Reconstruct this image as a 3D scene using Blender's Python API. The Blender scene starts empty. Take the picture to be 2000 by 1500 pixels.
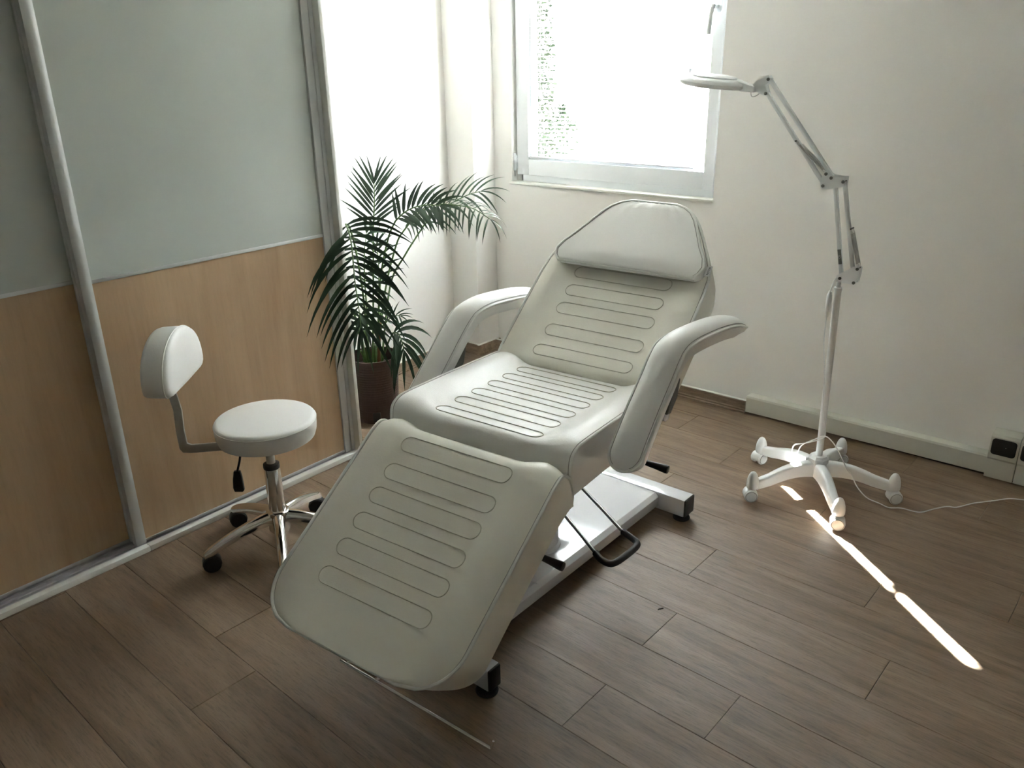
import bpy, bmesh, math, random
from mathutils import Vector, Matrix, noise
rnd = random.Random(7)
sc = bpy.context.scene
COL = sc.collection
V = Vector
PI = math.pi

# ------------------------------------------------------------------ camera
CH = 1.55
R_ = V((0.77082044, 0.63681896, -0.01724692))
D_ = V((0.22089542, -0.29257433, -0.93037921))
F_ = V((-0.59752913, 0.71334555, -0.36619267))
cam = bpy.data.cameras.new('camera')
cam.sensor_fit = 'HORIZONTAL'; cam.sensor_width = 36.0
cam.lens = 36.0 * 1586.6 / 2000.0
cam.clip_start = 0.05; cam.clip_end = 200
co = bpy.data.objects.new('camera', cam); COL.objects.link(co)
m = Matrix.Identity(4)
for i in range(3):
    m[i][0] = R_[i]; m[i][1] = -D_[i]; m[i][2] = -F_[i]
m[0][3], m[1][3], m[2][3] = 0, 0, CH
co.matrix_world = m
sc.camera = co

# ------------------------------------------------------------------ sky, sun, window portal, exposure
w = bpy.data.worlds.new('sky'); sc.world = w; w.use_nodes = True
bg = w.node_tree.nodes['Background']
bg.inputs[0].default_value = (0.95, 0.98, 1.0, 1); bg.inputs[1].default_value = 4.0
sun = bpy.data.lights.new('sun', 'SUN'); sun.energy = 330; sun.angle = math.radians(0.6); sun.color = (1, 0.985, 0.97)
so = bpy.data.objects.new('sun', sun); COL.objects.link(so)
sdir = V((0.769 * math.cos(math.radians(46.5)), -0.639 * math.cos(math.radians(46.5)), -math.sin(math.radians(46.5))))
so.rotation_euler = sdir.to_track_quat('-Z', 'Y').to_euler(); so.location = (-6, 7, 6)
pl = bpy.data.lights.new('window_portal', 'AREA'); pl.shape = 'RECTANGLE'; pl.size = 1.1; pl.size_y = 1.45
pl.cycles.is_portal = True
po = bpy.data.objects.new('window_portal', pl); COL.objects.link(po)
po.location = (-2.26, 3.60, 1.72); po.rotation_euler = (-PI / 2, 0, 0)
vs = sc.view_settings
sc.display_settings.display_device = 'sRGB'
vs.view_transform = 'Standard'; vs.look = 'None'; vs.gamma = 1; vs.use_curve_mapping = False
vs.exposure = 0.95
cy = sc.cycles
cy.use_denoising = True
try:
    cy.denoiser = 'OPENIMAGEDENOISE'; cy.denoising_input_passes = 'RGB_ALBEDO_NORMAL'
except Exception: pass
cy.max_bounces = 14; cy.diffuse_bounces = 8; cy.glossy_bounces = 6; cy.transparent_max_bounces = 16
cy.sample_clamp_indirect = 0; cy.caustics_reflective = False; cy.caustics_refractive = False

# ------------------------------------------------------------------ materials
def srgb(r, g, b):
    f = lambda c: (c / 255 / 12.92) if c / 255 <= 0.04045 else ((c / 255 + 0.055) / 1.055) ** 2.4
    return (f(r), f(g), f(b), 1)

def mat(name, col=(0.8, 0.8, 0.8, 1), rough=0.5, metal=0.0, bump=0.0, bscale=60, mottle=0.0, mscale=3, spec=0.5, coat=0.0):
    m = bpy.data.materials.new(name); m.use_nodes = True
    nt = m.node_tree; b = nt.nodes['Principled BSDF']
    b.inputs['Base Color'].default_value = col; b.inputs['Roughness'].default_value = rough
    b.inputs['Metallic'].default_value = metal; b.inputs['Specular IOR Level'].default_value = spec
    b.inputs['Coat Weight'].default_value = coat
    tc = nt.nodes.new('ShaderNodeTexCoord')
    if bump:
        n = nt.nodes.new('ShaderNodeTexNoise'); n.inputs['Scale'].default_value = bscale; n.inputs['Detail'].default_value = 4
        bp = nt.nodes.new('ShaderNodeBump'); bp.inputs['Strength'].default_value = bump; bp.inputs['Distance'].default_value = 0.01
        nt.links.new(tc.outputs['Object'], n.inputs['Vector']); nt.links.new(n.outputs['Fac'], bp.inputs['Height'])
        nt.links.new(bp.outputs['Normal'], b.inputs['Normal'])
    if mottle:
        n = nt.nodes.new('ShaderNodeTexNoise'); n.inputs['Scale'].default_value = mscale; n.inputs['Detail'].default_value = 3
        mx = nt.nodes.new('ShaderNodeMix'); mx.data_type = 'RGBA'
        mx.inputs[6].default_value = col
        mx.inputs[7].default_value = (col[0] * (1 - mottle), col[1] * (1 - mottle), col[2] * (1 - mottle * 1.1), 1)
        nt.links.new(tc.outputs['Object'], n.inputs['Vector']); nt.links.new(n.outputs['Fac'], mx.inputs[0])
        nt.links.new(mx.outputs[2], b.inputs['Base Color'])
    return m

def ramp(nt, fac, stops):
    r = nt.nodes.new('ShaderNodeValToRGB'); e = r.color_ramp.elements
    e[0].position, e[0].color = stops[0]; e[1].position, e[1].color = stops[-1]
    for p, c in stops[1:-1]:
        x = e.new(p); x.color = c
    nt.links.new(fac, r.inputs[0]); return r.outputs[0]

def wood(name, c_lo, c_mid, c_hi, axis, rough, stretch=(1, 14, 14), per_object=True, streak=0.6, bump=0.15):
    m = bpy.data.materials.new(name); m.use_nodes = True
    nt = m.node_tree; b = nt.nodes['Principled BSDF']; L = nt.links
    tc = nt.nodes.new('ShaderNodeTexCoord'); oi = nt.nodes.new('ShaderNodeObjectInfo')
    mp = nt.nodes.new('ShaderNodeMapping')
    mp.inputs['Scale'].default_value = stretch
    if axis == 'z': mp.inputs['Scale'].default_value = (stretch[1], stretch[2], stretch[0])
    L.new(tc.outputs['Object'], mp.inputs['Vector'])
    add = nt.nodes.new('ShaderNodeVectorMath'); add.operation = 'ADD'
    mul = nt.nodes.new('ShaderNodeMath'); mul.operation = 'MULTIPLY'; mul.inputs[1].default_value = 37.0 if per_object else 0.0
    L.new(oi.outputs['Random'], mul.inputs[0])
    L.new(mp.outputs[0], add.inputs[0]); L.new(mul.outputs[0], add.inputs[1])
    def nz(scale, detail, dist=0.0, rough_=0.55):
        n = nt.nodes.new('ShaderNodeTexNoise'); n.inputs['Scale'].default_value = scale; n.inputs['Detail'].default_value = detail
        n.inputs['Distortion'].default_value = dist; n.inputs['Roughness'].default_value = rough_
        L.new(add.outputs[0], n.inputs['Vector']); return n.outputs['Fac']
    big = nz(1.6, 5, 0.8); fine = nz(15.0, 10, 0.1, 0.8); mid = nz(3.8, 6, 1.2, 0.65)
    base = ramp(nt, big, [(0.30, c_lo), (0.5, c_mid), (0.72, c_hi)])
    st = ramp(nt, fine, [(0.34, (1 - streak, 1 - streak, 1 - streak, 1)), (0.50, (1, 1, 1, 1)), (0.75, (1.06, 1.05, 1.04, 1))])
    md = ramp(nt, mid, [(0.30, (0.62, 0.60, 0.58, 1)), (0.43, (1, 1, 1, 1)), (1.0, (1, 1, 1, 1))])
    mx = nt.nodes.new('ShaderNodeMix'); mx.data_type = 'RGBA'; mx.blend_type = 'MULTIPLY'; mx.inputs[0].default_value = 0.8
    L.new(base, mx.inputs[6]); L.new(st, mx.inputs[7])
    mx2 = nt.nodes.new('ShaderNodeMix'); mx2.data_type = 'RGBA'; mx2.blend_type = 'MULTIPLY'; mx2.inputs[0].default_value = streak
    L.new(mx.outputs[2], mx2.inputs[6]); L.new(md, mx2.inputs[7])
    hs = nt.nodes.new('ShaderNodeHueSaturation')
    mr = nt.nodes.new('ShaderNodeMapRange'); mr.inputs[3].default_value = 0.94; mr.inputs[4].default_value = 1.06
    L.new(oi.outputs['Random'], mr.inputs[0])
    if per_object: L.new(mr.outputs[0], hs.inputs['Value'])
    L.new(mx2.outputs[2], hs.inputs['Color']); L.new(hs.outputs[0], b.inputs['Base Color'])
    b.inputs['Roughness'].default_value = rough
    bp = nt.nodes.new('ShaderNodeBump'); bp.inputs['Strength'].default_value = bump; bp.inputs['Distance'].default_value = 0.004
    L.new(fine, bp.inputs['Height']); L.new(bp.outputs[0], b.inputs['Normal'])
    return m

M_wall = mat('painted_wall', (0.82, 0.808, 0.782, 1), 0.85, bump=0.04, bscale=45, mottle=0.03, mscale=2)
M_ceil = mat('painted_ceiling', (0.88, 0.87, 0.84, 1), 0.9, bump=0.03)
M_floor_base = mat('floor_underlay', (0.05, 0.035, 0.025, 1), 0.9)
M_plank = wood('oak_vinyl_plank', (0.150, 0.098, 0.061, 1), (0.218, 0.150, 0.098, 1), (0.275, 0.198, 0.135, 1), 'x', 0.34, (1.3, 13, 13), True, 0.55, 0.35)
M_bbwood = wood('oak_baseboard', (0.17, 0.12, 0.08, 1), (0.25, 0.18, 0.125, 1), (0.33, 0.25, 0.18, 1), 'x', 0.5, (1.5, 22, 22), True, 0.6, 0.2)
M_maple = wood('maple_veneer', (0.47, 0.315, 0.19, 1), (0.53, 0.365, 0.225, 1), (0.58, 0.41, 0.26, 1), 'z', 0.42, (0.5, 5, 5), True, 0.10, 0.02)
M_lacq = mat('lacquered_glass', (0.56, 0.60, 0.57, 1), 0.22, mottle=0.0, spec=0.5)
M_alu = mat('brushed_aluminium', (0.62, 0.63, 0.63, 1), 0.42, 0.30, bump=0.02, bscale=200)
M_track = mat('track_aluminium', (0.60, 0.60, 0.61, 1), 0.35, 0.7)
M_whitelam = mat('white_laminate', (0.70, 0.70, 0.66, 1), 0.5, mottle=0.03)
M_pvc = mat('white_window_plastic', (0.80, 0.83, 0.86, 1), 0.35, mottle=0.02)
M_slat = mat('white_slat_enamel', (0.80, 0.82, 0.84, 1), 0.45, mottle=0.02)
M_trunk = mat('cream_trunking_plastic', (0.60, 0.595, 0.53, 1), 0.45, mottle=0.03)
M_black = mat('black_plastic', (0.012, 0.012, 0.013, 1), 0.4, mottle=0.1)
M_rubber = mat('black_rubber', (0.02, 0.02, 0.02, 1), 0.7, bump=0.05)
M_chrome = mat('polished_chrome', (0.80, 0.79, 0.77, 1), 0.09, 1.0, bump=0.01, bscale=30)
M_steel = mat('brushed_steel', (0.55, 0.54, 0.52, 1), 0.30, 0.8, bump=0.02, bscale=120)
M_dsteel = mat('dark_steel', (0.16, 0.16, 0.155, 1), 0.35, 0.8, mottle=0.1)
M_vinyl = mat('ivory_leatherette', (0.84, 0.82, 0.745, 1), 0.36, bump=0.06, bscale=260, mottle=0.10, mscale=5)
M_vinyl2 = mat('white_leatherette', (0.80, 0.80, 0.785, 1), 0.42, bump=0.05, bscale=260, mottle=0.03, mscale=5)
M_piping = mat('white_piping', (0.74, 0.75, 0.72, 1), 0.4, mottle=0.04)
M_seam = mat('grey_seam_thread', (0.34, 0.34, 0.32, 1), 0.8, mottle=0.1)
M_stitch = mat('beige_stitching', (0.58, 0.56, 0.48, 1), 0.8, bump=0.3, bscale=400)
M_enamel = mat('white_enamel', (0.72, 0.73, 0.76, 1), 0.16, mottle=0.02, coat=0.3)
M_lampw = mat('white_lamp_enamel', (0.74, 0.76, 0.77, 1), 0.3, mottle=0.02)
M_pot = mat('brown_plastic', (0.042, 0.018, 0.013, 1), 0.45, bump=0.25, bscale=30, mottle=0.15, mscale=12)
M_soil = mat('potting_soil', (0.018, 0.012, 0.008, 1), 0.95, bump=1.0, bscale=60)
M_leaf = mat('palm_leaf', (0.022, 0.060, 0.026, 1), 0.34, mottle=0.45, mscale=9)
M_stem = mat('palm_stem', (0.07, 0.15, 0.035, 1), 0.45, mottle=0.4, mscale=14)
M_husk = mat('palm_husk', (0.16, 0.06, 0.025, 1), 0.8, mottle=0.4, mscale=20)
M_tag = mat('white_fabric_tag', (0.7, 0.7, 0.7, 1), 0.7, bump=0.2, bscale=300)
M_ink = mat('dark_ink', (0.02, 0.02, 0.02, 1), 0.6, mottle=0.05)
M_sticker = mat('grey_sticker', (0.16, 0.16, 0.15, 1), 0.5, mottle=0.1)
M_pale = mat('pale_ink', (0.55, 0.55, 0.52, 1), 0.6, mottle=0.05)
M_garden = mat('garden_lawn', (0.085, 0.080, 0.065, 1), 0.9, bump=0.4, bscale=20, mottle=0.2)
M_tree = mat('garden_leaf', (0.009, 0.024, 0.007, 1), 0.5, mottle=0.4, mscale=3)
M_bark = mat('garden_bark', (0.12, 0.09, 0.06, 1), 0.9, bump=0.6, bscale=20)
M_rail = mat('blue_grey_rail', (0.10, 0.14, 0.20, 1), 0.5, mottle=0.1)
M_render = mat('outside_render', (0.75, 0.75, 0.72, 1), 0.9, bump=0.2, bscale=40)
M_debris = mat('dry_leaf', (0.05, 0.035, 0.02, 1), 0.8, mottle=0.3, mscale=60)

def glass_mat():
    m = bpy.data.materials.new('clear_glass'); m.use_nodes = True; nt = m.node_tree
    nt.nodes.remove(nt.nodes['Principled BSDF'])
    t = nt.nodes.new('ShaderNodeBsdfTransparent'); t.inputs[0].default_value = (0.95, 0.97, 0.96, 1)
    g = nt.nodes.new('ShaderNodeBsdfGlossy'); g.inputs['Roughness'].default_value = 0.02
    lw = nt.nodes.new('ShaderNodeLayerWeight'); lw.inputs[0].default_value = 0.5
    pw = nt.nodes.new('ShaderNodeMath'); pw.operation = 'POWER'; pw.inputs[1].default_value = 5
    fr = nt.nodes.new('ShaderNodeMapRange'); fr.inputs[3].default_value = 0.04; fr.inputs[4].default_value = 0.9
    nt.links.new(lw.outputs['Facing'], pw.inputs[0]); nt.links.new(pw.outputs[0], fr.inputs[0])
    mx = nt.nodes.new('ShaderNodeMixShader')
    nt.links.new(fr.outputs[0], mx.inputs[0]); nt.links.new(t.outputs[0], mx.inputs[1]); nt.links.new(g.outputs[0], mx.inputs[2])
    nt.links.new(mx.outputs[0], nt.nodes['Material Output'].inputs[0]); return m
M_glass = glass_mat()

# ------------------------------------------------------------------ helpers
def tag(o, label=None, cat=None, group=None, kind=None):
    if label: o['label'] = label
    if cat: o['category'] = cat
    if group: o['group'] = group
    if kind: o['kind'] = kind
    return o

def empty(name, loc, label=None, cat=None, group=None):
    o = bpy.data.objects.new(name, None); COL.objects.link(o); o.location = loc
    o.empty_display_size = 0.05
    return tag(o, label, cat, group)

def wpos(p):
    q = V((0, 0, 0))
    while p is not None:
        q += p.location; p = p.parent
    return q

def obj(name, bm, mtl, parent=None, smooth=True, angle=40):
    """bm is in world coordinates; parents carry a translation only."""
    me = bpy.data.meshes.new(name)
    bmesh.ops.recalc_face_normals(bm, faces=bm.faces[:])
    off = wpos(parent) if parent else V((0, 0, 0))
    if off.length: bmesh.ops.translate(bm, verts=bm.verts[:], vec=-off)
    if smooth:
        for f in bm.faces: f.smooth = True
        for e in bm.edges:
            if len(e.link_faces) == 2 and e.calc_face_angle(0) > math.radians(angle): e.smooth = False
    bm.to_mesh(me); bm.free()
    me.materials.append(mtl)
    o = bpy.data.objects.new(name, me); COL.objects.link(o)
    if parent: o.parent = parent
    return o

def box(bm, x0, x1, y0, y1, z0, z1, bev=0.0, T=None, seg=2):
    g = bmesh.new()
    bmesh.ops.create_cube(g, size=1)
    for v in g.verts:
        v.co = V(((x0 + x1) / 2 + v.co.x * (x1 - x0), (y0 + y1) / 2 + v.co.y * (y1 - y0), (z0 + z1) / 2 + v.co.z * (z1 - z0)))
    if bev: bmesh.ops.bevel(g, geom=g.edges[:], offset=bev, segments=seg, profile=0.5, affect='EDGES')
    join(bm, g, T); return bm

def join(bm, g, T=None):
    mp = {}
    for v in g.verts: mp[v] = bm.verts.new(T(v.co) if callable(T) else (T @ v.co if T else v.co))
    for f in g.faces:
        try: bm.faces.new([mp[v] for v in f.verts])
        except ValueError: pass
    g.free()

def frames(pts, closed=False):
    n = len(pts); T = []
    for i in range(n):
        a = pts[(i - 1) % n] if closed or i > 0 else pts[i]
        b = pts[(i + 1) % n] if closed or i < n - 1 else pts[i]
        t = (b - a); T.append(t.normalized() if t.length > 1e-9 else V((0, 0, 1)))
    up = V((0, 0, 1)) if abs(T[0].z) < 0.9 else V((1, 0, 0))
    N = (up - T[0] * up.dot(T[0])).normalized(); out = []
    for t in T:
        N = (N - t * N.dot(t))
        N = N.normalized() if N.length > 1e-6 else t.orthogonal().normalized()
        out.append((t, N, t.cross(N)))
    return out

def tube(bm, pts, r, n=10, closed=False, caps=True):
    pts = [V(p) for p in pts]; fr = frames(pts, closed)
    rs = r if isinstance(r, (list, tuple)) else [r] * len(pts)
    rings = []
    for p, (t, N, B), rr in zip(pts, fr, rs):
        rings.append([bm.verts.new(p + (N * math.cos(2 * PI * k / n) + B * math.sin(2 * PI * k / n)) * rr) for k in range(n)])
    m_ = len(rings)
    for i in range(m_ if closed else m_ - 1):
        a, b = rings[i], rings[(i + 1) % m_]
        sh = 0
        if closed and i == m_ - 1:
            sh = min(range(n), key=lambda s: sum((a[k].co - b[(k + s) % n].co).length for k in range(n)))
        for k in range(n): bm.faces.new([a[k], a[(k + 1) % n], b[(k + 1 + sh) % n], b[(k + sh) % n]])
    if not closed and caps:
        bm.faces.new(rings[0][::-1]); bm.faces.new(rings[-1])
    return bm

def smoothpath(pts, sub=6):
    pts = [V(p) for p in pts]; out = []
    for i in range(len(pts) - 1):
        p0 = pts[max(i - 1, 0)]; p1 = pts[i]; p2 = pts[i + 1]; p3 = pts[min(i + 2, len(pts) - 1)]
        for k in range(sub):
            t = k / sub
            out.append(0.5 * ((2 * p1) + (p2 - p0) * t + (2 * p0 - 5 * p1 + 4 * p2 - p3) * t * t + (3 * p1 - p0 - 3 * p2 + p3) * t ** 3))
    out.append(pts[-1]); return out

def lathe(bm, prof, c, n=32, axis=None, cap=True):
    """prof: (r, h) list along axis from c"""
    ax = V(axis).normalized() if axis else V((0, 0, 1))
    u = ax.orthogonal().normalized(); v = ax.cross(u); c = V(c); rings = []
    for r, h in prof:
        if r < 1e-5: rings.append([bm.verts.new(c + ax * h)])
        else: rings.append([bm.verts.new(c + ax * h + (u * math.cos(2 * PI * k / n) + v * math.sin(2 * PI * k / n)) * r) for k in range(n)])
    for a, b in zip(rings, rings[1:]):
        if len(a) == 1 and len(b) == 1: continue
        for k in range(n):
            if len(a) == 1: bm.faces.new([a[0], b[k], b[(k + 1) % n]])
            elif len(b) == 1: bm.faces.new([a[k], a[(k + 1) % n], b[0]])
            else: bm.faces.new([a[k], a[(k + 1) % n], b[(k + 1) % n], b[k]])
    if cap:
        if len(rings[0]) > 1: bm.faces.new(rings[0][::-1])
        if len(rings[-1]) > 1: bm.faces.new(rings[-1])
    return bm

def prism(bm, poly, a0, a1, f, bev=0.0):
    """poly 2D (p,q); f(p,q,a)->Vector; extruded between a0 and a1"""
    g = bmesh.new()
    A = [g.verts.new(f(p, q, a0)) for p, q in poly]; B = [g.verts.new(f(p, q, a1)) for p, q in poly]
    g.faces.new(A); g.faces.new(B[::-1]); n = len(poly)
    for k in range(n): g.faces.new([A[k], B[k], B[(k + 1) % n], A[(k + 1) % n]])
    bmesh.ops.recalc_face_normals(g, faces=g.faces[:])
    if bev: bmesh.ops.bevel(g, geom=g.edges[:], offset=bev, segments=2, profile=0.5, affect='EDGES')
    join(bm, g); return bm

def bar(bm, a, b, wd, th, up=(0, 0, 1), bev=0.002):
    """rectangular bar from a to b, width wd along side, thickness th along up-ish"""
    a = V(a); b = V(b); t = (b - a); L = t.length; t.normalize(); up = V(up)
    s = t.cross(up).normalized(); u = s.cross(t)
    M = Matrix(((t.x, s.x, u.x, a.x), (t.y, s.y, u.y, a.y), (t.z, s.z, u.z, a.z), (0, 0, 0, 1)))
    return box(bm, 0, L, -wd / 2, wd / 2, -th / 2, th / 2, bev, M)

def text(s, size, T, mtl, parent, name):
    c = bpy.data.curves.new(name, 'FONT'); c.body = s; c.size = size; c.extrude = 0.0002
    c.align_x = 'CENTER'; c.align_y = 'CENTER'; c.materials.append(mtl)
    o = bpy.data.objects.new(name, c); COL.objects.link(o)
    bpy.context.view_layer.update()
    me = bpy.data.meshes.new_from_object(o.evaluated_get(bpy.context.evaluated_depsgraph_get()))
    bpy.data.objects.remove(o); o = bpy.data.objects.new(name, me); COL.objects.link(o)
    o['kind'] = 'stuff'; o.parent = parent
    T = T.copy(); T.translation = T.translation - wpos(parent)
    o.matrix_local = T
    return o

# ================================================================== SETTING
YB = 3.44; XR = 1.9; YF = -3.2; ZC = 2.6
def struct(name, bm, mtl, parent=None, smooth=False):
    o = obj(name, bm, mtl, parent, smooth)
    if not parent: o['kind'] = 'structure'
    return o

fl = struct('floor', box(bmesh.new(), -3.35, XR + .1, YF - .1, YB + .2, -0.10, -0.006), M_floor_base)
# planks: rows run along u (1.726 deg off the window wall)
al = math.radians(-1.726); cu, su = math.cos(al), math.sin(al)
PW = 0.19344; V0 = 1.6427; PL = 1.235
known = {0: -0.680, 1: -0.984, -1: -0.972, -2: -0.696, 2: -0.428, 4: -0.566, 6: -0.879, 7: -1.357}
pm = {}
def plank_mesh(u0, u1, v0, v1):
    g = bmesh.new(); e = 0.0004; c = 0.0011
    lo = [(u0 + e, v0 + e), (u1 - e, v0 + e), (u1 - e, v1 - e), (u0 + e, v1 - e)]
    hi = [(u0 + e + c, v0 + e + c), (u1 - e - c, v0 + e + c), (u1 - e - c, v1 - e - c), (u0 + e + c, v1 - e - c)]
    A = [g.verts.new((p, q, -0.006)) for p, q in lo]; B = [g.verts.new((p, q, -0.0012)) for p, q in lo]; C = [g.verts.new((p, q, 0)) for p, q in hi]
    g.faces.new(A[::-1]); g.faces.new(C)
    for k in range(4):
        j = (k + 1) % 4
        g.faces.new([A[k], A[j], B[j], B[k]]); g.faces.new([B[k], B[j], C[j], C[k]])
    return g
shared = None
for k in range(-22, 10):
    v0 = V0 + PW * (k - 1) + 0.0; off = known.get(k, rnd.uniform(-1.2, 0))
    u = off - PL * 4
    while u < XR + .3:
        u0, u1 = u, u + PL; u += PL
        if u1 < -3.3: continue
        # world centre test
        cxm = cu * (u0 + u1) / 2 - su * (v0 + PW / 2); cym = su * (u0 + u1) / 2 + cu * (v0 + PW / 2)
        if cym > YB + .05 or cym < YF - 0.1 or cxm > XR + 0.5 or cxm < -3.6: continue
        uu0 = max(u0, -3.3 ); uu1 = min(u1, XR + 0.05)
        if uu1 - uu0 < 0.05: continue
        full = (uu0 == u0 and uu1 == u1)
        if full and shared:
            me = shared
        else:
            g = plank_mesh(0, uu1 - uu0, 0, PW)
            me = bpy.data.meshes.new('plank'); g.to_mesh(me); g.free(); me.materials.append(M_plank)
            if full: shared = me
        o = bpy.data.objects.new('plank', me); COL.objects.link(o); o.parent = fl
        o.location = (cu * uu0 - su * v0, su * uu0 + cu * v0, 0); o.rotation_euler = (0, 0, al)

# window wall with opening
WX0, WX1, WZ0, WZ1 = -2.853, -1.677, 0.964, 2.47
b = bmesh.new(); YO = YB + 0.225
for (x0, x1, z0, z1) in ((-3.35, WX0, -.1, ZC), (WX1, XR + .1, -.1, ZC), (WX0, WX1, -.1, WZ0), (WX0, WX1, WZ1, ZC)):
    box(b, x0, x1, YB, YO, z0, z1)
wb = struct('wall_back', b, M_wall)
# left wall (slightly out of square), column, other walls
b = bmesh.new()
prism(b, [(-3.02, YF - .1), (-3.075, 2.0), (-3.075, 2.25), (-3.165, 3.28), (-3.18, YB), (-3.35, YB), (-3.35, YF - .1)], -.1, ZC, lambda p, q, a: V((p, q, a)))
wl = struct('wall_left', b, M_wall)
b = box(bmesh.new(), -3.2, -2.975, 3.27, YB + .01, -.006, ZC, 0.003)
struct('trim_1', b, M_wall)
struct('wall_right', box(bmesh.new(), XR, XR + .1, YF - .1, YB, -.1, ZC), M_wall)
struct('wall_front', box(bmesh.new(), -3.35, XR + .1, YF - .1, YF, -.1, ZC), M_wall)
struct('ceiling', box(bmesh.new(), -3.35, XR + .1, YF - .1, YO, ZC, ZC + .1), M_ceil)

# baseboards: small moulded oak profile with a caulk line on top
def bb(name, A, B, nrm):
    A = V(A); B = V(B); t = (B - A).normalized(); nrm = V(nrm); L = (B - A).length
    prof = [(0, 0), (.020, 0), (.020, .006), (.016, .010), (.017, .016), (.014, .022), (.013, .054), (.010, .058), (0, .058)]
    bm = bmesh.new()
    prism(bm, prof, 0, L, lambda p, q, a: A + t * a + nrm * p + V((0, 0, q)))
    o = struct(name, bm, M_bbwood)
    bm = bmesh.new()
    prism(bm, [(0, .058), (.011, .058), (.009, .0605), (0, .062)], 0, L, lambda p, q, a: A + t * a + nrm * p + V((0, 0, q)))
    obj('caulk_line', bm, M_whitelam, o, False)
    return o
n_l = V((1.03, .09, 0)).normalized()
bb('baseboard_back', (-2.975, YB, 0), (-1.417, YB, 0), (0, -1, 0)).location.y = -0.03
bb('baseboard_left', (-3.075, 2.02, 0), (-3.075, 2.25, 0), (1, 0, 0))
bb('baseboard_left', (-3.075, 2.25, 0), (-3.165, 3.27, 0), n_l)
bb('trim_2', (-3.165, 3.27, 0), (-2.975, 3.27, 0), (0, -1, 0))
bb('trim_3', (-2.975, 3.25, 0), (-2.975, YB, 0), (1, 0, 0))

# ---- window
FY0, FY1 = YB + 0.035, YB + 0.095
win = empty('window_1', (-2.26, YB + .06, WZ0)); win['kind'] = 'structure'
b = bmesh.new()
t = 0.028
box(b, WX0, WX0 + t + .012, FY0 + .012, FY1, WZ0, WZ1, .002); box(b, WX1 - t, WX1 + .03, FY0 + .012, FY1, WZ0, WZ1, .002)
box(b, WX0 + t, WX1 - t, FY0 + .012, FY1, WZ0, WZ0 + .036, .002); box(b, WX0 + t, WX1 - t, FY0 + .012, FY1, WZ1 - .04, WZ1, .002)
obj('fixed_frame', b, M_pvc, win)
SX0, SX1, SZ0, SZ1 = -2.842, -1.697, 1.000, 2.445
GX0, GX1, GZ0, GZ1 = -2.765, -1.749, 1.080, 2.37
b = bmesh.new()
def ring(b, x0, x1, z0, z1, X0, X1, Z0, Z1, y0, y1, bev=.003):
    box(b, x0, X0, y0, y1, z0, z1, bev); box(b, X1, x1, y0, y1, z0, z1, bev)
    box(b, X0, X1, y0, y1, z0, Z0, bev); box(b, X0, X1, y0, y1, Z1, z1, bev)
ring(b, SX0, SX1, SZ0, SZ1, GX0, GX1, GZ0, GZ1, FY0 - .005, FY1 - .01)
sash = obj('sash', b, M_pvc, win)
b = bmesh.new()
g = .012
ring(b, GX0 - .001, GX1 + .001, GZ0 - .001, GZ1 + .001, GX0 + g, GX1 - g * .2, GZ0 + g * .6, GZ1 - g, FY0 + .012, FY1 - .02, .001)
obj('glazing_bead', b, M_pvc, sash)
obj('pane', box(bmesh.new(), GX0, GX1, FY0 + .035, FY0 + .039, GZ0, GZ1), M_glass, sash, False)
b = bmesh.new(); box(b, -1.755, -1.707, FY0 - .020, FY0 - .012, 1.735, 1.79, .003); lathe(b, [(.011, 0), (.011, .03)], (-1.731, FY0 - .02, 1.762), 16, (0, -1, 0))
han = obj('handle', b, M_pvc, sash)
b = bmesh.new(); tube(b, smoothpath([(-1.731, FY0 - .045, 1.766), (-1.737, FY0 - .052, 1.745), (-1.742, FY0 - .052, 1.70), (-1.746, FY0 - .048, 1.655)]), [.010] * 3 + [.009] * 8 + [.010] * 8, 12)
obj('lever_grip', b, M_pvc, han)
for z in (1.02, 2.33):
    b = bmesh.new(); lathe(b, [(.006, 0), (.0075, .002), (.0075, .088), (.006, .09)], (-2.848, FY0 - .016, z), 14)
    box(b, -2.852, -2.836, FY0 - .012, FY0 - .006, z + .01, z + .08, .001)
    hi = obj('hinge', b, M_pvc, win)
    b = bmesh.new(); lathe(b, [(.0035, -.03), (.0035, 0)], (-2.848, FY0 - .016, z), 10); lathe(b, [(.006, -.006), (.006, 0)], (-2.848, FY0 - .016, z), 10)
    obj('hinge_pin', b, M_steel, hi)
# inner ledge
b = bmesh.new(); box(b, WX0 - .012, WX1 + .002, YB - .012, FY0 + .02, WZ0 - .012, WZ0 + .001, .003)
obj('sill', b, M_whitelam, win)
# outer reveal: shutter guide rails
b = bmesh.new(); box(b, WX0 + .004, WX0 + .02, YB + .150, YB + .175, WZ0, WZ1, .002)
obj('shutter_guide', b, M_rail, win)
b = bmesh.new(); box(b, WX0 - .02, WX1 + .02, FY1, YO + .04, WZ0 - .03, WZ0 + .004, .003)
obj('outer_sill', b, M_alu, win)

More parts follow.
